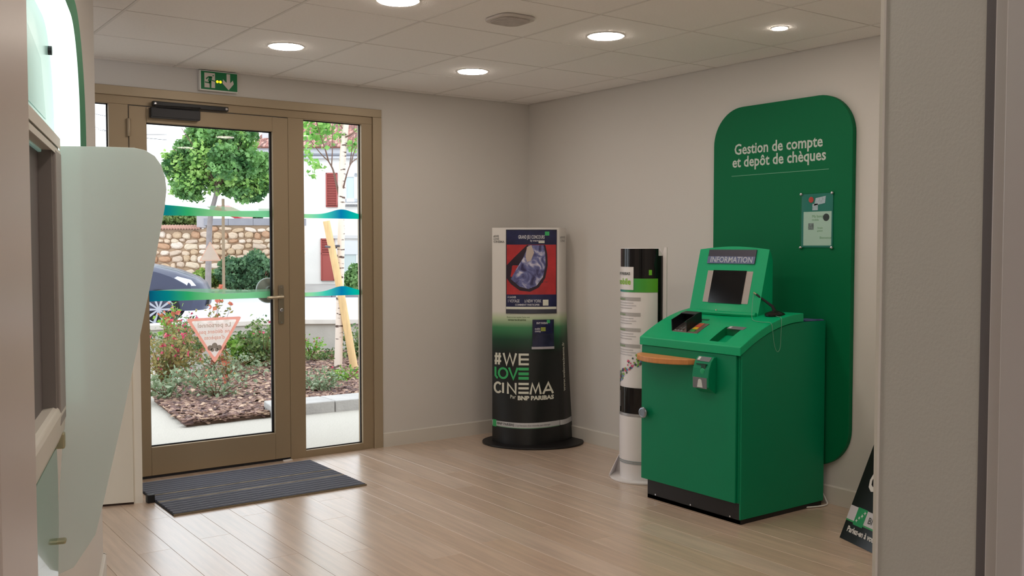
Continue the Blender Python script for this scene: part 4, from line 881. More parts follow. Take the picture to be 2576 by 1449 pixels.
# brow above the niche (bowed)
q = MB(); Ds = np.linspace(1.15, 2.42, 14)
def brow(z0, z1, dep, name, m):
    q = MB(); q.slab(lambda u, v: ob(u, .036 + dep*math.sin(math.pi*min(1,(2.42-u)/1.27))**.6*v, z1 - .0*v), list(Ds), [0,1], lambda u, v: ob(u, .036 + dep*math.sin(math.pi*min(1,(2.42-u)/1.27))**.6*v, z0)); return q.build(name, m, atm, fix=True)
MB_ = MB(); obox(MB_, 1.12, 2.42, -.02, .032, 1.585, 1.615); MB_.build('brow', M_atm, atm, bevel=.003)
brow(1.598, 1.622, .002, 'brow_lip', M_atm); brow(1.580, 1.593, .001, 'brow_lower_lip', M_atm)
# fascia frame around niche
for (a, b_) in ((2.30, 2.42), (1.12, 1.3)):
    q = MB(); obox(q, a, b_, -.01, .0375, .99, 1.588); q.build('fascia', M_atm2, atm, bevel=.003)
q = MB(); obox(q, 2.285, 2.30, -.02, .030, 1.0, 1.585); q.build('niche_edge', mat('niche_edge', (128,120,116), .5), atm)
q = MB(); obox(q, 1.3, 2.285, -.0, .004, 1.0, 1.585); q.build('niche_back', mat('niche_grey', (104,97,97), .6), atm)
MB_ = MB(); obox(MB_, 1.55, 2.0, .004, .010, 1.12, 1.45); MB_.build('screen', mat('screen_black', (12,10,11), .12), atm)
# shelf : sloping front with rounded edge
q = MB(); prof_s = [(-.01,1.03),(.024,1.034),(.034,1.029),(.038,1.016),(.034,.965),(.024,.940),(-.01,.940)]
q.prism([ob(1.15, b_, z) for b_, z in prof_s], tuple(T*(2.42-1.15))); q.build('shelf', M_atm, atm, bevel=.004)
# lower green glass door with corner clips
lg_m = mat('green_door_glass', (66,132,110), .15, coat=.5)
low = [(1.15,.50),(2.20,.50),(2.30,.55),(2.36,.64),(2.395,.75),(2.40,.85),(2.385,.93),(1.15,.93)]
q = MB(); q.prism([ob(D, .003, z) for D, z in low], tuple(N*.017)); q.build('lower_glass', lg_m, atm, bevel=.002)
for (D, b_, z) in ((2.38,.022,.945),(2.36,.016,.722),(2.26,.018,.56)):
    q = MB(); obox(q, D-.012, D+.012, .0, b_+.016 if z > .9 else b_+.022, z-.018 if z > .9 else z-.005, z+.018 if z > .9 else z+.005); q.build('glass_clip', M_brass, atm, bevel=.004)
# frosted privacy screen
fs_t = thing('privacy_screen', 'frosted pale green glass fin standing out from the wall beside the cash machine', 'screen', ob(2.45,.03,.65))
FD = 2.45
raw = [(.031,1.609),(.120,1.611),(.190,1.611),(.215,1.606),(.236,1.593),(.250,1.572),(.258,1.545),(.261,1.515),(.256,1.470),(.230,1.330),(.200,1.183),(.150,.950),(.110,.775),(.100,.735),(.093,.705),(.070,.670),(.045,.632),(.010,.618),(.003,.618),(.003,.655),(.004,.70),(.010,.75),(.016,.80),(.024,.90),(.031,1.0),(.034,1.15),(.034,1.35)]
fm = bpy.data.materials.new('frosted_glass'); fm.use_nodes = True; nt = fm.node_tree; nt.nodes.remove(nt.nodes['Principled BSDF'])
tl = nt.nodes.new('ShaderNodeBsdfTranslucent'); tl.inputs[0].default_value = lin((244,250,250)); df = nt.nodes.new('ShaderNodeBsdfDiffuse'); df.inputs[0].default_value = lin((250,249,250))
rf = nt.nodes.new('ShaderNodeBsdfRefraction'); rf.inputs['Color'].default_value = lin((215,238,228)); rf.inputs['Roughness'].default_value = .8; rf.inputs['IOR'].default_value = 1.05
a = nt.nodes.new('ShaderNodeMixShader'); a.inputs[0].default_value = .58; b_ = nt.nodes.new('ShaderNodeMixShader'); b_.inputs[0].default_value = .18
nt.links.new(tl.outputs[0], a.inputs[1]); nt.links.new(df.outputs[0], a.inputs[2]); nt.links.new(a.outputs[0], b_.inputs[1]); nt.links.new(rf.outputs[0], b_.inputs[2]); nt.links.new(b_.outputs[0], nt.nodes['Material Output'].inputs[0])
q = MB(); q.prism([ob(FD, b1, z) for b1, z in raw], tuple(T*.008)); q.build('glass_panel', fm, fs_t, bevel=.001)


# ================================================================== OUTDOORS
M_pave = mat('paving', (186,180,170), .9, bump=.5, bscale=160, var=.10, vscale=90); M_conc = mat('concrete', (176,172,168), .9, bump=.4, bscale=50, var=.10, vscale=8)
RS = np.array([math.cos(YAW), -math.sin(YAW), 0]); RF = FH      # street runs across the view
def st(s, d, z=0.0): p = CAM*np.array([1,1,0]) + RS*s + RF*d; return (p[0], p[1], z)
def sbox(mb, s0, s1, d0, d1, z0, z1): return mb.prism([st(s0,d0,z0), st(s1,d0,z0), st(s1,d1,z0), st(s0,d1,z0)], (0,0,z1-z0))
q = MB(); q.prism([(-9,.22,-.10),(9,.22,-.10),(*st(9,12.9)[:2],-.10),(*st(-9,12.9)[:2],-.10)], (0,0,.09)); o = q.build('paving', M_pave); struct(o); o['label'] = 'pale aggregate paving outside the door'
q = MB(); sbox(q, -40, 40, 12.9, 26.9, -.14, -.02); o = q.build('road', mat('asphalt_pale', (188,190,200), .9, var=.05, vscale=3, bump=.3, bscale=60)); struct(o)
kb = struct(bpy.data.objects.new('street_kerb', None)); COL.objects.link(kb); kb.location = st(0,27)
for k in range(-14, 15):
    q = MB(); sbox(q, k*1.0+.006, k*1.0+.994, 26.9, 27.1, -.05, .10); q.build('kerb_stone', mat('kerb_grey', (132,128,130), .9, var=.1, vscale=20), kb, bevel=.01)
q = MB(); sbox(q, -40, 40, 27.1, 60, -.1, .08); o = q.build('sidewalk', mat('sidewalk_grey', (160,156,152), .95, var=.1, vscale=5)); struct(o)
# low garden wall with coping
lwall = thing('garden_wall', 'low rendered garden wall with flat pale coping beyond the mulch bed', 'wall', st(-2,12.6))
q = MB(); q.prism([st(-4.8,11.3,-.05), st(-2.9,12.55,-.05), st(4.5,12.8,-.05), st(4.5,13.0,-.05), st(-2.95,12.75,-.05), st(-4.8,11.5,-.05)], (0,0,.43)); q.build('wall_body', mat('render_grey', (186,180,172), .95, bump=.3, bscale=30, var=.06, vscale=5), lwall)
for (s0, d0, s1, d1) in ((-4.8,11.25,-3.9,11.87),(-3.89,11.88,-2.93,12.50),(-2.9,12.50,-1.9,12.54),(-1.89,12.54,-.9,12.58),(-.89,12.58,.6,12.62),(.61,12.62,2.0,12.66)):
    q = MB(); q.prism([st(s0,d0,.38), st(s1,d1,.38), st(s1,d1+.32,.38), st(s0,d0+.32,.38)], (0,0,.065)); q.build('coping_slab', mat('coping_pale', (214,206,198), .85, var=.05, vscale=8), lwall, bevel=.008)
# bed border kerb
bk = thing('border_kerb', 'low concrete kerb blocks edging the mulch bed behind the side pane', 'kerb', (-.7,1.56,0))
for (x0, x1, y0) in ((-1.42,-.87,1.575),(-.865,-.31,1.545),(-.305,.25,1.52),(.255,.8,1.50),(.805,1.4,1.48)):
    q = MB(); q.prism([(x0,y0,-.03),(x1,y0-.02,-.03),(x1,y0+.30,-.03),(x0+(.06 if x0 < -1.4 else 0),y0+.32,-.03)], (0,0,.115)); q.build('kerb_block', M_conc, bk, bevel=.008)
# mulch bed
bed = [(-2.10,1.60),(-1.38,1.63),(4.5,1.60),(*st(4.4,12.7)[:2],),(*st(-2.9,12.45)[:2],),(*st(-3.55,12.0)[:2],),(-1.95,3.0)]
q = MB().prism([(x, y, -.03) for x, y in bed], (0,0,.045)); o = q.build('soil_bed', mat('soil', (92,72,60), .95, bump=.8, bscale=40, var=.2, vscale=12)); struct(o)
def in_bed(x, y):
    c = False; n_ = len(bed)
    for i in range(n_):
        (x1, y1), (x2, y2) = bed[i], bed[i-1]
        if (y1 > y) != (y2 > y) and x < (x2-x1)*(y-y1)/(y2-y1)+x1: c = not c
    return c
def chips(n):
    P = []
    while len(P) < n:
        x = rng.uniform(-2.2, 2.6); y = 1.6+5.6*rng.random()**1.4
        if in_bed(x, y) and not (x > -1.43 and y < 1.9 and x < 1.45): P.append((x, y))
    P = np.array(P); n = len(P); a = rng.random(n)*math.pi; L = rng.uniform(.016,.046,n); w_ = L*rng.uniform(.3,.6,n); z = .018+rng.random(n)*.022
    til = rng.normal(size=n)*.35
    ca, sa = np.cos(a), np.sin(a); vs = []
    for (i, j, k) in ((-1,-1,0),(1,-1,0),(1,1,0),(-1,1,0),(-1,-1,1),(1,-1,1),(1,1,1),(-1,1,1)):
        vs.append(np.stack([P[:,0]+ca*L*i-sa*w_*j, P[:,1]+sa*L*i+ca*w_*j, z+k*.006+i*L*til*.6], 1))
    v = np.stack(vs, 1).reshape(-1,3); base = np.arange(n)[:,None]*8
    f = np.array([(4,5,6,7),(0,1,5,4),(1,2,6,5),(2,3,7,6),(3,0,4,7)]).reshape(-1); lp = (base+f[None,:]).reshape(-1)
    me = bpy.data.meshes.new('bark_mulch'); me.vertices.add(n*8); me.vertices.foreach_set('co', v.astype(np.float32).reshape(-1)); me.loops.add(len(lp)); me.loops.foreach_set('vertex_index', lp.astype(np.int32))
    nf = n*5; me.polygons.add(nf); me.polygons.foreach_set('loop_start', np.arange(0, nf*4, 4, dtype=np.int32))
    mm = [mat('bark_1', (142,112,100), .9), mat('bark_2', (112,86,80), .9), mat('bark_3', (200,170,146), .9), mat('bark_4', (164,134,116), .9), mat('bark_5', (84,64,62), .9)]
    for x in mm: me.materials.append(x)
    me.polygons.foreach_set('material_index', np.repeat(rng.choice(5, n, p=[.3,.22,.13,.2,.15]), 5).astype(np.int32)); me.update(calc_edges=True)
    o = bpy.data.objects.new('bark_mulch', me); COL.objects.link(o); return o
o = chips(42000); tag(o, 'brown bark chip mulch covering the planting bed', 'mulch'); o['kind'] = 'stuff'

L_green = leaf_mat('leaf_shrub', (72,104,58), (142,160,98), 14); L_olive = leaf_mat('leaf_olive', (104,116,62), (168,150,92), 12); L_red = leaf_mat('leaf_red', (186,88,76), (216,140,104), 30); L_bright = leaf_mat('leaf_bright', (96,150,54), (150,190,80), 20)
L_bud = leaf_mat('rose_bud', (186,44,84), (224,96,124), 30); L_blue = leaf_mat('leaf_bluegreen', (92,116,78), (168,182,150), 22); M_stem = mat('stem', (120,84,62), .8); M_stemg = mat('stem_green', (110,130,70), .8)
def gp_(px, py): # ground point in the bed from the photograph
    v = _f + _r*(px-1288)/F - _u*(py-724.5)/F; t = (0.02-CAM[2])/v[2]; p = CAM+v*t; return p[0], p[1]
def shrub(name, label, cat, base, hgt, rad, nst, nl, size, ml, tip=None, ntip=0, tipsize=.03, tips_m=None, lean=.5, flat=.2):
    x, y = base; t = thing(name, label, cat, (x, y, .015)); pts = []; tp = []
    m = MB()
    for k in range(nst):
        a = rng.random()*2*math.pi; r = rad*math.sqrt(rng.random()); h = hgt*(.6+.4*rng.random())*(1-.25*(r/rad)**2)
        P = [(x+rng.normal()*.02, y+rng.normal()*.02, .0), (x+r*.45*math.cos(a), y+r*.45*math.sin(a), h*.5), (x+r*math.cos(a), y+r*math.sin(a), h)]
        SP = smooth_path(P, 4); m.tube(SP, list(np.linspace(.006,.0018,len(SP))), 4); SPa = np.array([tuple(v) for v in SP])
        nn = nl//nst; u = .18+.82*rng.random(nn)**.8; idx_ = u*(len(SPa)-1); i0 = idx_.astype(int).clip(0, len(SPa)-2); fr = (idx_-i0)[:,None]
        q_ = SPa[i0]*(1-fr)+SPa[i0+1]*fr; q_ += rng.normal(size=q_.shape)*np.array([1,1,.7])*(.02+.035*(1-abs(u-.5)))[:,None]; pts.append(q_); 
        for _ in range(max(1, ntip//nst) if ntip else 0): tp.append(SPa[-1-int(rng.random()**2*8)] + rng.normal(size=3)*.025)
    m.build('stems', M_stem, t); P_ = np.concatenate(pts); P_ = P_[P_[:,2] > .02]
    o = leaves('foliage', P_, size, ml, t, flat); o['kind'] = 'stuff'
    if ntip:
        o = leaves('flowers' if tips_m is L_bud else 'red_leaf_tips', np.array(tp), tipsize, tips_m, t, 0, .8); o['kind'] = 'stuff'
    return t
shrub('rose_shrub', 'rose shrub full of pink-red buds at the left edge of the door glass', 'shrub', gp_(415,968), .66, .42, 26, 1500, .042, L_olive, True, 170, .038, L_bud)
shrub('rose_shrub', 'rose shrub with olive leaves and pink buds right behind the leftmost one', 'shrub', gp_(455,915), .62, .50, 26, 1600, .042, L_green, True, 130, .036, L_bud)
shrub('leafy_shrub', 'low shrub with glossy blue-green leaves under the triangular sticker', 'shrub', gp_(545,1000), .34, .45, 20, 420, .045, L_blue, True, 24, .03, L_red)
shrub('leafy_shrub', 'loose olive-leaved shrub in the mulch at bottom left of the door glass', 'shrub', gp_(425,1005), .30, .32, 12, 220, .060, L_blue)
shrub('photinia_sapling', 'thin sapling with orange-red top leaves right of the triangular sticker', 'shrub', gp_(575,965), .70, .10, 3, 70, .05, L_olive, True, 40, .06, L_red)
shrub('photinia_sapling', 'sapling with red young leaves rising above the garden wall at left', 'shrub', gp_(428,935), .98, .12, 4, 110, .055, L_bright, True, 40, .06, L_red)
shrub('photinia_sapling', 'wispy sapling with reddish shoots standing before the road in the door glass', 'shrub', gp_(535,925), .95, .24, 6, 150, .055, L_olive, True, 34, .06, L_red)
shrub('grassy_clump', 'bright green strappy clump between the sticker and the door handle', 'plant', gp_(625,920), .42, .30, 26, 900, .07, L_bright)
shrub('leafy_shrub', 'dark green shrub against the low wall beside the door handle', 'shrub', gp_(664,925), .62, .32, 26, 1500, .05, L_green, True, 22, .035, L_bud)
shrub('leafy_shrub', 'sparse ground shrub in the mulch at the centre of the door glass', 'shrub', gp_(560,950), .30, .60, 24, 700, .04, L_blue)
shrub('rose_shrub', 'small rose plant with one bud at the left side of the side pane', 'shrub', gp_(785,905), .36, .14, 7, 220, .04, L_bright, True, 8, .04, L_bud)
shrub('leafy_shrub', 'low weedy green plant at the lower left of the side pane', 'shrub', gp_(800,985), .24, .26, 16, 620, .035, L_blue)
shrub('leafy_shrub', 'small bright plant at the foot of the birch trunk', 'shrub', gp_(862,960), .18, .18, 12, 320, .035, L_bright, True, 5, .03, L_bud)
shrub('leafy_shrub', 'low plant row growing against the garden wall behind the birch', 'shrub', gp_(812,905), .16, .55, 20, 500, .04, L_green)
shrub('leafy_shrub', 'taller shrub beside the slanting stake at the right of the side pane', 'shrub', gp_(905,905), .50, .30, 18, 900, .045, L_green, True, 8, .035, L_bud)

# birch with stake and tie
bx, by = gp_(850, 932)
bt = thing('birch_tree', 'young birch with pale trunk and dark bands in the side pane', 'tree', (bx, by, 0))
def vp(px, py, d): return tuple(at(px, py, d))
bd = float((np.array([bx, by, 0])-CAM*np.array([1,1,0]))@FH)
m = MB(); path = smooth_path([(bx, by, .0), vp(853,850,bd), vp(856,700,bd), vp(859,560,bd), vp(861,420,bd), vp(868,330,bd), vp(876,240,bd), vp(878,120,bd)], 5)
m.tube(path, list(np.linspace(.046,.030,len(path))), 12)
bm_ = bpy.data.materials.new('birch_bark'); bm_.use_nodes = True; nt = bm_.node_tree; b_ = nt.nodes['Principled BSDF']; tc = nt.nodes.new('ShaderNodeTexCoord'); mp = nt.nodes.new('ShaderNodeMapping'); mp.inputs['Scale'].default_value = (3,3,12)
n_ = nt.nodes.new('ShaderNodeTexNoise'); n_.inputs['Scale'].default_value = 2.2; n_.inputs['Detail'].default_value = 4; cr_ = nt.nodes.new('ShaderNodeValToRGB'); cr_.color_ramp.elements[0].position = .39; cr_.color_ramp.elements[0].color = lin((92,72,62)); cr_.color_ramp.elements[1].position = .43; cr_.color_ramp.elements[1].color = lin((226,210,196))
nt.links.new(tc.outputs['Object'], mp.inputs[0]); nt.links.new(mp.outputs[0], n_.inputs['Vector']); nt.links.new(n_.outputs[0], cr_.inputs[0]); nt.links.new(cr_.outputs[0], b_.inputs['Base Color']); b_.inputs['Roughness'].default_value = .75
m.build('trunk', bm_, bt, smooth=True)
M_br = mat('branch_bark', (118,92,80), .85); blp = []
for P, r in (([(858,505),(848,470),(838,428),(826,405)], .016), ([(826,405),(812,392),(795,372),(775,345)], .007), ([(826,405),(818,375),(806,340),(796,305),(790,270)], .009), ([(834,420),(836,380),(836,340),(838,290)], .007),
             ([(862,480),(872,440),(884,410),(905,395)], .010), ([(884,410),(890,385),(905,350),(912,330)], .007), ([(880,415),(886,370),(890,330),(896,290)], .006), ([(868,345),(880,340),(900,325),(915,312)], .010),
             ([(868,330),(852,310),(842,290)], .006)):
    dd = bd + rng.normal()*.12; pts = smooth_path([vp(P[0][0], P[0][1], bd)] + [vp(a, c, dd) for a, c in P[1:]], 5); q = MB(); q.tube(pts, list(np.linspace(r, r*.45, len(pts))), 6); q.build('branch', M_br, bt, smooth=True)
    if P[-1][0] < 840 or P[-1][1] < 330: blp.append(np.array([tuple(p) for p in pts[6:]]))
bp_ = []
for (cx, cy, n, s) in ((782,318,60,.14),(800,345,60,.15),(820,318,45,.12),(775,380,34,.10),(790,425,34,.11),(845,345,22,.10),(888,365,22,.10),(905,340,18,.10),(830,285,60,.2),(870,270,70,.3),(790,270,90,.3)):
    bp_.append(np.array(vp(cx, cy, bd)) + rng.normal(size=(n,3))*s*.45)
o = leaves('foliage', np.concatenate(bp_), .062, leaf_mat('leaf_birch', (110,170,80), (170,214,120), 10), bt, .1, .85); o['kind'] = 'stuff'
sx_, sy_ = gp_(893, 932); skp = thing('tree_stake', 'thick peeled wooden stake slanting across the birch trunk', 'stake', (sx_, sy_, 0))
MB().tube([(sx_, sy_, -.0), vp(858,740,bd-.05), vp(821,556,bd-.12)], [.043,.041,.038], 14).build('pole', mat('peeled_wood', (222,188,138), .8, var=.12, vscale=6, stretch=(6,6,1)), skp, smooth=True)
tp_ = np.array(vp(845,621,bd)); q = MB(); q.tube([tuple(tp_ + RS*dx*.012 + RF*dy + np.array([0,0,dz])) for dx, dy, dz in ((-7.5,-.11,.004),(-5,-.145,.0),(-2.5,-.12,.0),(1,-.05,.01),(3.3,-.055,.01),(4,-.0,.01),(2,.05,.0),(-3,.05,-.01),(-7,-.02,0),(-7.5,-.11,.004))], .012, 6)
o = q.build('tree_tie', mat('rubber_tie', (92,90,96), .8)); tag(o, 'grey rubber tie strapping the stake to the birch', 'tie')

# car
car = thing('car', 'dark grey-blue car parked on the road behind the left part of the door glass', 'car', st(-5.9,16))
M_car = mat('car_paint', (60,64,84), .4, .2, coat=.25); M_tyre = mat('tyre', (28,28,30), .85); M_rim = mat('alloy', (176,178,186), .3, .7); M_cg = mat('car_glass', (40,48,60), .05)
wc = (400-1288)/F*16.3     # s of the front wheel centre
CPH = math.radians(15); CS = RS*math.cos(CPH)+RF*math.sin(CPH); CF = RF*math.cos(CPH)-RS*math.sin(CPH); C0 = np.array(st(wc, 16.26, 0))
def cst(s, d, z): return tuple(C0 + CS*s + CF*(d+.84) + np.array([0,0,z]))
prof_c = [(.76,.30),(.80,.45),(.80,.60),(.74,.74),(.62,.84),(.30,.97),(-.05,1.06),(-.42,1.12),(-1.0,1.15),(-2.2,1.16),(-3.1,1.14),(-3.42,1.05),(-3.52,.75),(-3.5,.45),(-3.4,.28)]
def dens(P, n=3):
    out = []
    for i in range(len(P)-1):
        for k in range(n): t = k/n; out.append((P[i][0]*(1-t)+P[i+1][0]*t, P[i][1]*(1-t)+P[i+1][1]*t))
    return out+[P[-1]]
us_ = dens(prof_c, 3); q = MB(); wsec = np.linspace(-1, 1, 15)
def carp(i, w_):
    s, z = us_[i]; nar = 1-.28*max(0, (s-.0)/.8)**2.2*abs(w_)**2*0; s2 = s - .26*abs(w_)**4*(1 if s > 0 else 0)*max(0, s)/.8 ; zz_ = z - .10*abs(w_)**6*(1 if z > .8 else 0)
    return cst(s2, .825*math.copysign(abs(w_)**.8, w_), zz_)
ia = list(range(len(us_))); q.grid(lambda i, w_: carp(int(i), w_), ia, list(wsec))
for sg in (-1, 1): q.add([carp(i, sg) for i in ia], [tuple(ia)])
q.build('body', M_car, car, smooth=True, fix=True)
gh = [(-.45,1.08),(-1.25,1.56),(-2.2,1.62),(-3.0,1.55),(-3.42,1.1)]
q = MB(); q.slab(lambda i, w_: cst(dens(gh)[int(i)][0], .70*w_*(1-.12*(dens(gh)[int(i)][1]-1.08)), dens(gh)[int(i)][1]-.04*w_**4), list(range(len(dens(gh)))), list(np.linspace(-1,1,7)), lambda i, w_: cst(dens(gh)[int(i)][0]*.98-.02, .70*w_, 1.07)); q.build('cabin', M_car, car, smooth=True, fix=True)
for sg in (-1, 1):
    q = MB(); q.prism([cst(s, sg*.700, z) for s, z in ((-.72,1.16),(-1.30,1.48),(-2.1,1.54),(-2.95,1.48),(-3.2,1.16))], tuple(CF*sg*.006)); q.build('side_window', M_cg, car)
q = MB(); q.prism([cst(-.50,-.62,1.115), cst(-.50,.62,1.115), cst(-1.22,.60,1.55), cst(-1.22,-.60,1.55)], tuple(CS*.02)); q.build('windscreen', M_cg, car)
for sw in (0, -2.65):
    for sg in (-1, 1):
        wl = bpy.data.objects.new('wheel', None); COL.objects.link(wl); wl.parent = car; wl.location = Vector(cst(sw, sg*.84, .33))-abs_loc(car)
        c = np.array(cst(sw, sg*.84, .33))
        def ring_pts(r, d, n=32): return [tuple(c + CS*r*math.cos(k*2*math.pi/n) + np.array([0,0,1])*r*math.sin(k*2*math.pi/n) + CF*sg*d) for k in range(n)]
        prof_w = [(.24,.02),(.31,.055),(.335,.02),(.335,-.12),(.29,-.16)]; q = MB(); n = 32; vs_ = sum([ring_pts(r, d) for r, d in prof_w], [])
        q.add(vs_, [(i*n+k, i*n+(k+1) % n, (i+1)*n+(k+1) % n, (i+1)*n+k) for i in range(len(prof_w)-1) for k in range(n)]); q.build('tyre', M_tyre, wl, smooth=True)
        q = MB(); q.add(ring_pts(.242,-.06), [tuple(range(n))]); q.build('wheel_well', M_black, wl)
        q = MB(); vs_ = ring_pts(.25,.02)+ring_pts(.225,.01)+ring_pts(.225,-.04); q.add(vs_, [(i*n+k, i*n+(k+1) % n, (i+1)*n+(k+1) % n, (i+1)*n+k) for i in range(2) for k in range(n)]); q.build('rim', M_rim, wl)
        for k in range(10):
            a = k*math.pi/5; e1 = CS*math.cos(a)+np.array([0,0,1])*math.sin(a); e2 = -CS*math.sin(a)+np.array([0,0,1])*math.cos(a)
            q = MB(); q.prism([tuple(c+e1*.03-e2*.012+CF*sg*.0), tuple(c+e1*.232-e2*.022+CF*sg*.0), tuple(c+e1*.232+e2*.022+CF*sg*.0), tuple(c+e1*.03+e2*.012+CF*sg*.0)], tuple(CF*sg*.015)); q.build('spoke', M_rim, wl)
        q = MB(); vs_ = [tuple(c + CS*.045*math.cos(k*math.pi/6) + np.array([0,0,.045*math.sin(k*math.pi/6)]) + CF*sg*.018) for k in range(12)]; q.add(vs_, [tuple(range(12))]); q.build('hub_cap', M_rim, wl)
for sg in (-1, 1):
    q = MB(); q.prism([cst(s, sg*.79, z) for s, z in ((.16,.80),(.30,.88),(.52,.82),(.60,.72),(.42,.71))], tuple(CF*sg*.022)); q.build('headlight', mat('lamp_glass', (232,236,244), .08), car, bevel=.004)
q = MB(); q.prism([cst(.70,-.55,.36), cst(.70,.55,.36), cst(.72,.55,.52), cst(.72,-.55,.52)], tuple(CS*.09)); q.build('grille', M_black, car)

# stone wall of individual stones
sw_ = thing('stone_wall', 'rubble stone wall across the street behind the door glass', 'wall', st(-9,29.5))
SD = 29.5
def spx(px): return (px-1288)/F*SD
q = MB(); sbox(q, spx(250), spx(512), SD+.06, SD+.4, -.05, 1.93); sbox(q, spx(512), spx(760), SD+.06, SD+.4, -.05, 2.03); q.build('mortar', mat('mortar', (186,160,134), .95, bump=.6, bscale=20), sw_)
stm = []
for k, c in enumerate([(214,190,166),(200,172,142),(226,208,192),(190,150,120),(206,184,164),(218,198,174)]):
    for v in range(2):
        random.seed(k*10+v); q = MB(); n = 9; ring = []; an0 = random.random()
        for lay, (sc_, dd_) in enumerate(((1,.0),(.94,-.07),(.62,-.11))):
            random.seed(k*10+v)
            for j in range(n):
                a = 2*math.pi*j/n; rad = 1+random.uniform(-.14,.10); e = 1/max(abs(math.cos(a))**1.0, abs(math.sin(a)))**.45
                ring.append((rad*e*math.cos(a)*sc_*.5, dd_, rad*e*math.sin(a)*sc_*.5))
        fs_ = [(i*n+j, i*n+(j+1) % n, (i+1)*n+(j+1) % n, (i+1)*n+j) for i in range(2) for j in range(n)] + [tuple(2*n+j for j in range(n))]
        q.add(ring, fs_); me = q.mesh('stone', mat('stone_%d' % k, c, .9, bump=.5, bscale=8, var=.12, vscale=5)); bmm = bmesh.new(); bmm.from_mesh(me); bmesh.ops.recalc_face_normals(bmm, faces=bmm.faces)
        bmm.to_mesh(me); bmm.free(); stm.append(me)
random.seed(11); z = .55; cnt = 0; base_l = abs_loc(sw_)
while z < 1.98:
    h = random.uniform(.12,.20); s = spx(318)+random.uniform(0,.2)
    while s < spx(735):
        w_ = random.uniform(.15,.42)*random.choice((.8,1,1.1)); top = 1.90 if s < spx(512) else 2.02
        if z+h < top+.06 and cnt < 299:
            o = bpy.data.objects.new('stone', random.choice(stm)); COL.objects.link(o); o.parent = sw_; o.location = Vector(st(s+w_/2, SD+.06, z+h/2+random.uniform(-.035,.035)))-base_l
            o.scale = (w_*1.05*random.choice([-1,1]), 1, h*random.uniform(.85,1.25)); o.rotation_euler = (0, random.uniform(-.22,.22), -YAW); cnt += 1
        s += w_+.015
    z += h+.012
# copings
q = MB()
for k in range(27):
    s0 = spx(316)+k*(spx(505)-spx(316))/27; s1 = s0+(spx(505)-spx(316))/27
    o = MB().slab(lambda u, v: st(s0+(s1-s0)*u, SD-.10+.5*v, 1.92+.10*v+.045*math.sin(math.pi*u)), [0,.25,.5,.75,1], [0,1], lambda u, v: st(s0+(s1-s0)*u, SD-.10+.5*v, 1.89+.10*v+.045*math.sin(math.pi*u))).build('coping_tile', mat('terracotta', (176,136,120), .85, var=.12, vscale=6), sw_)
for k in range(4):
    s0 = spx(515)+k*.75; q = MB(); sbox(q, s0, s0+.74, SD-.04, SD+.5, 2.03, 2.24); q.build('coping_slab', mat('coping_grey', (150,148,154), .9, var=.06, vscale=5), sw_)
q = MB(); sbox(q, spx(496), spx(520), SD-.02, SD+.45, 1.95, 2.36); q.build('pillar', mat('pillar_grey', (176,170,172), .9), sw_, bevel=.03)
# bushes in front of the wall and house
def bush(label, cx, cy, rx, rz, d, n, m, size=.11, name='bush', cat='bush'):
    c = at(cx, cy, d); t = thing(name, label, cat, (c[0], c[1], .08)); P = blob(n, c, (rx, rx*.8, rz), 26, .5, .36); P = P[P[:,2] > .1]
    o = leaves('foliage', P, size, m, t, .2, .75); o['kind'] = 'stuff'
    q = MB()
    for k in range(5):
        a = k*1.26; q.tube([(c[0]+.05*math.cos(a), c[1]+.05*math.sin(a), .06), (c[0]+rx*.4*math.cos(a), c[1]+rx*.4*math.sin(a), c[2]+rz*.2)], [.02,.01], 5)
    q.build('stems', M_stem, t); return t
L_bush = leaf_mat('leaf_hedge', (58,96,66), (118,156,112), 5); L_bush2 = leaf_mat('leaf_hedge_light', (110,140,58), (160,184,98), 5); L_tree = leaf_mat('leaf_lime', (58,108,56), (138,184,108), 2.2); L_far = leaf_mat('leaf_far', (84,112,56), (140,160,92), 2.5)
bush('dark green bush at the foot of the stone wall, right end of the door glass', 655, 680, .75, .62, 27.9, 5200, L_bush)
bush('dark green bush in the middle of the row below the stone wall', 600, 690, .72, .52, 27.9, 4600, L_bush)
bush('lighter low bush at the left end of the row, beside the car bonnet', 518, 706, .62, .38, 27.9, 3000, L_bush2)
bush('green bush before the white house at the right edge of the side pane', 905, 700, .60, .42, 27.9, 2600, leaf_mat('leaf_light', (84,126,66), (140,176,110), 5))
bush('olive green hedge behind the tiled left part of the stone wall', 440, 562, 1.15, .62, 32.5, 5200, L_far, .14, 'hedge', 'hedge')
bush('small dark shrub top between the red-roofed shed and the white house', 642, 560, .35, .30, 32.2, 900, L_bush, .12)
# street tree
tc_ = at(545, 420, 25.5); stt = thing('street_tree', 'round-crowned green street tree with slim grey trunk seen through the door glass', 'tree', (*at(524,735,25.5)[:2], .08))
q = MB(); tr_ = smooth_path([tuple(at(523,742,25.5)), tuple(at(525,640,25.5)), tuple(at(529,550,25.5)), tuple(at(545,480,25.5)), tuple(at(550,400,25.5))], 5); q.tube(tr_, list(np.linspace(.085,.05,len(tr_))), 10); q.build('trunk', mat('grey_bark', (142,132,128), .9, bump=.5, bscale=20, var=.1, vscale=8), stt, smooth=True)
for k in range(9):
    a = k*.7; q = MB(); q.tube([tuple(at(547,470,25.5)), tuple(at(547,450,25.5)+np.array([math.cos(a)*.5, math.sin(a)*.5, .3+.1*(k % 3)])), tuple(at(547,440,25.5)+np.array([math.cos(a)*1.1, math.sin(a)*1.1, .2+.45*(k % 3)]))], [.03,.018,.008], 5); q.build('branch', M_br, stt)
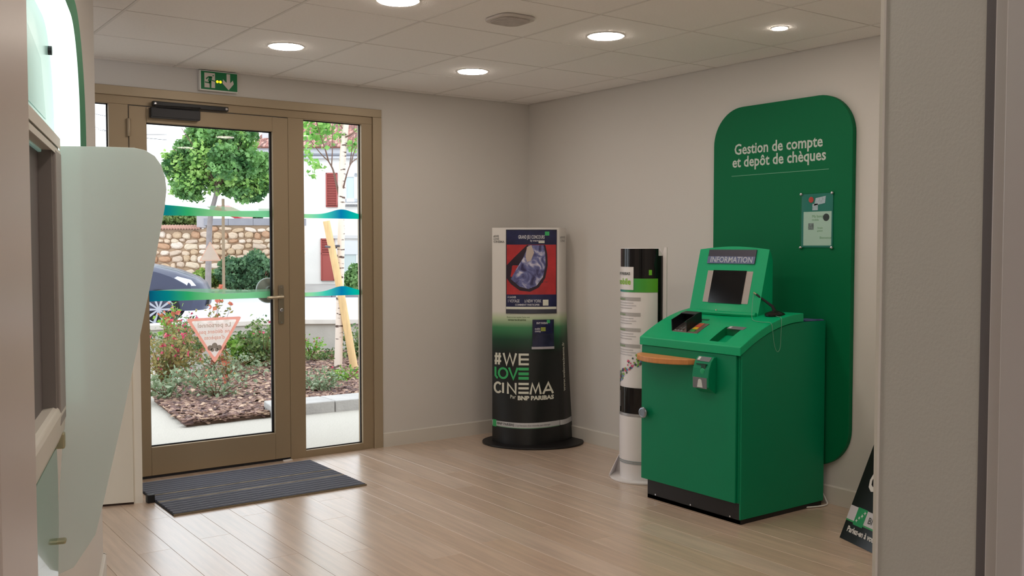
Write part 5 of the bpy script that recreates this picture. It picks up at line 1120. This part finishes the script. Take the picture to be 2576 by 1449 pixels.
def cr_pts(n): 
    out = []
    for (cx, cy, rx, rz, w_) in ((550,415,1.30,1.0,.52),(500,380,.62,.62,.10),(470,470,.55,.50,.10),(630,470,.62,.45,.12),(600,360,.60,.55,.10),(540,335,.75,.40,.10),(452,412,.52,.50,.10),(655,430,.42,.55,.08)):
        out.append(blob(int(n*w_), at(cx, cy, 25.5), (rx, rx, rz), 30, .45, .30))
    return np.concatenate(out)
o = leaves('foliage', cr_pts(24000), .100, L_tree, stt, .2, .9); o['kind'] = 'stuff'
o = leaves('young_foliage', cr_pts(3600), .105, leaf_mat('leaf_lime_bright', (130,180,84), (176,212,120), 3), stt, .2, .9); o['kind'] = 'stuff'
q = MB(); q.tube([tuple(at(563,742,25.2)), tuple(at(561,500,25.2))], .04, 8); o = q.build('support_stake', mat('stake_brown', (140,120,96), .9)); tag(o, 'thin brown support stake beside the street tree trunk', 'stake')

# white house
HD = 34.0
def hx(px): return (px-1288)/F*HD
def hz(py): return float(at(900, py, HD)[2])
hs = thing('white_house', 'white rendered house with red shutters and tiled roof across the street', 'house', st(hx(800), HD))
M_rend = mat('house_render', (232,230,226), .9, bump=.3, bscale=12, var=.03, vscale=2); M_shut = mat('shutter_red', (164,82,76), .6); M_wf = mat('window_white', (228,230,234), .5)
h0, h1 = hx(652), hx(1250)
q = MB(); sbox(q, h0, h1, HD, HD+7, 0, hz(400)); q.build('walls', M_rend, hs)
q = MB(); sbox(q, h0-.1, h1, HD-.18, HD+.1, hz(400), hz(390)); sbox(q, h0-.06, h1, HD-.10, HD+.1, hz(390), hz(372)); q.build('cornice', mat('cornice_grey', (196,196,200), .8), hs, bevel=.02)
q = MB(); q.tube([st(h0-.1, HD-.16, hz(391)), st(h1, HD-.16, hz(391))], .05, 8); q.build('gutter', mat('zinc', (132,134,142), .5, .4), hs)
rf_ = bpy.data.objects.new('roof', MB().prism([st(h0-.15, HD-.2, hz(374)), st(h1, HD-.2, hz(374)), st(h1, HD+3.4, hz(374)+1.55), st(h0-.15, HD+3.4, hz(374)+1.55)], (0,0,.06)).mesh('roof', mat('roof_under', (130,84,70), .9))); COL.objects.link(rf_); rf_.parent = hs; rf_.data.transform(Matrix.Translation(-abs_loc(hs)))
# roof tiles nearest the window joined
q = MB(); random.seed(4); tmats = [mat('tile_a', (160,112,102), .9), mat('tile_b', (136,94,86), .9), mat('tile_c', (186,142,130), .9), mat('tile_d', (118,86,80), .9)]
for r in range(15):
    d0 = HD-.22+r*.235; zt = hz(374)+.07+r*.235*1.55/3.6
    for c in range(95):
        s0 = h0-.15+c*.092+(.046 if r % 2 else 0); q.cur = random.randrange(4); w_ = .086; jz = random.uniform(0,.015)
        q.add([st(s0,d0,zt+jz), st(s0+w_,d0,zt+jz), st(s0+w_,d0+.27,zt+.115+jz), st(s0,d0+.27,zt+.115+jz), st(s0,d0,zt-.03), st(s0+w_,d0,zt-.03)], [(0,1,2,3),(4,5,1,0)])
o = q.build('roof_tiles', tmats, hs); o['kind'] = 'stuff'
q = MB(); sbox(q, hx(652), hx(668), HD+.6, HD+1.4, hz(400), hz(325)); q.build('chimney', mat('chimney_grey', (196,194,196), .9), hs)
def house_window(px0, px1, py0, py1, box=None):
    w0, w1, z1, z0 = hx(px0), hx(px1), hz(py0), hz(py1)
    wf = bpy.data.objects.new('window', None); COL.objects.link(wf); wf.parent = hs; wf.location = Vector(st(w0, HD, z0))-abs_loc(hs)
    q = MB(); t_ = .13
    for a in ((w0,w0+t_,z0,z1),(w1-t_,w1,z0,z1),(w0,w1,z0,z0+t_),(w0,w1,z1-t_,z1)): sbox(q, a[0], a[1], HD-.05, HD-.005, a[2], a[3])
    q.build('frame', M_wf, wf)
    q = MB(); sbox(q, w0, w1, HD-.02, HD-.004, z0, z1); q.build('pane', mat('house_glass', (196,208,208), .35), wf)
    q = MB(); sbox(q, w0-.12, w1+.12, HD-.14, HD-.0, z0-.07, z0); q.build('sill', M_wf, wf)
    if box: 
        q = MB(); sbox(q, w0, w1, HD-.06, HD-.02, hz(box[1]), hz(box[0])); q.build('roller_box', mat('roller_white', (214,216,222), .6), wf)
house_window(864, 902, 436, 509); house_window(858, 906, 608, 692, (606, 640))
q = MB(); sbox(q, hx(838), hx(930), HD-.08, HD, hz(600), hz(592)); q.build('lintel', mat('lintel_grey', (206,204,204), .8), hs)
q = MB()
for k in range(11):
    s0 = hx(866)+k*.05; q.tube([st(s0, HD-.12, hz(519)), st(s0+.03, HD-.14, hz(509))], .008, 4)
q.tube([st(hx(866), HD-.13, hz(509)), st(hx(903), HD-.13, hz(509))], .012, 5); q.tube([st(hx(866), HD-.13, hz(519)), st(hx(903), HD-.13, hz(519))], .012, 5); q.build('window_railing', mat('iron', (84,84,92), .6), hs)
def shutter(px0, px1, py0, py1, louvre_to):
    w0, w1, z1, z0 = hx(px0), hx(px1), hz(py0), hz(py1); zm = hz(louvre_to)
    sh_o = bpy.data.objects.new('shutter', None); COL.objects.link(sh_o); sh_o.parent = hs; sh_o.location = Vector(st(w0, HD, z0))-abs_loc(hs)
    q = MB(); t_ = .045
    for a in ((w0,w0+t_,z0,z1),(w1-t_,w1,z0,z1),(w0,w1,z0,z0+t_),(w0,w1,z1-t_,z1),(w0,w1,zm-.03,zm+.03)): sbox(q, a[0], a[1], HD-.07, HD-.01, a[2], a[3])
    if zm > z0+.1: sbox(q, w0, w1, HD-.05, HD-.01, z0, zm)
    q.build('shutter_frame', M_shut, sh_o)
    q = MB(); z = zm+.05; 
    while z < z1-.05:
        q.prism([st(w0+t_,HD-.06,z), st(w1-t_,HD-.06,z), st(w1-t_,HD-.02,z+.045), st(w0+t_,HD-.02,z+.045)], (0,0,.010)); z += .058
    o = q.build('louvres', M_shut, sh_o); o['kind'] = 'stuff'
    q = MB(); sbox(q, w0+t_, w1-t_, HD-.012, HD-.006, zm, z1); q.build('louvre_back', mat('shutter_dark', (112,44,42), .8), sh_o)
shutter(822, 851, 435, 520, 519); shutter(905, 933, 435, 520, 519); shutter(808, 842, 600, 706, 638); shutter(912, 945, 600, 706, 638)
# shed with red gable behind the wall, and second roof
sd = thing('garden_shed', 'cream shed with red sloping roof edge behind the stone wall', 'shed', st(hx(600), 33))
q = MB(); sbox(q, (530-1288)/F*33, (615-1288)/F*33, 33, 35, 0, float(at(600,553,33)[2])); q.build('walls', mat('shed_cream', (226,214,184), .9), sd)
q = MB(); P4 = [at(520,520,32.8), at(615,560,32.8), at(628,560,32.8), at(545,520,32.8)]; q.prism([tuple(p) for p in P4], tuple(RF*.1)); q.build('verge_board', mat('verge_red', (176,56,62), .7), sd)
q = MB(); P4 = [at(545,520,32.9), at(628,560,32.9), at(652,556,34.5), at(575,520,34.5)]; q.prism([tuple(p) for p in P4], (0,0,.05)); q.build('roof', mat('shed_tile', (200,150,146), .9, var=.15, vscale=6, stretch=(1,8,1)), sd)
# overhead cables
for k, (a, b_) in enumerate((((150,286),(420,352)),((150,262),(420,300)),((150,300),(420,338)))):
    q = MB(); P = [at(a[0]+(b_[0]-a[0])*t, a[1]+(b_[1]-a[1])*t+14*math.sin(math.pi*t), 24+k) for t in np.linspace(-.6,1.0,20)]; q.tube([tuple(p) for p in P], .008, 4)
    o = q.build('overhead_cable', mat('cable_grey', (70,70,76), .7)); tag(o, ('lower', 'upper', 'middle')[k] + ' of the three thin overhead cables against the white sky at upper left', 'cable', 'overhead street cables')
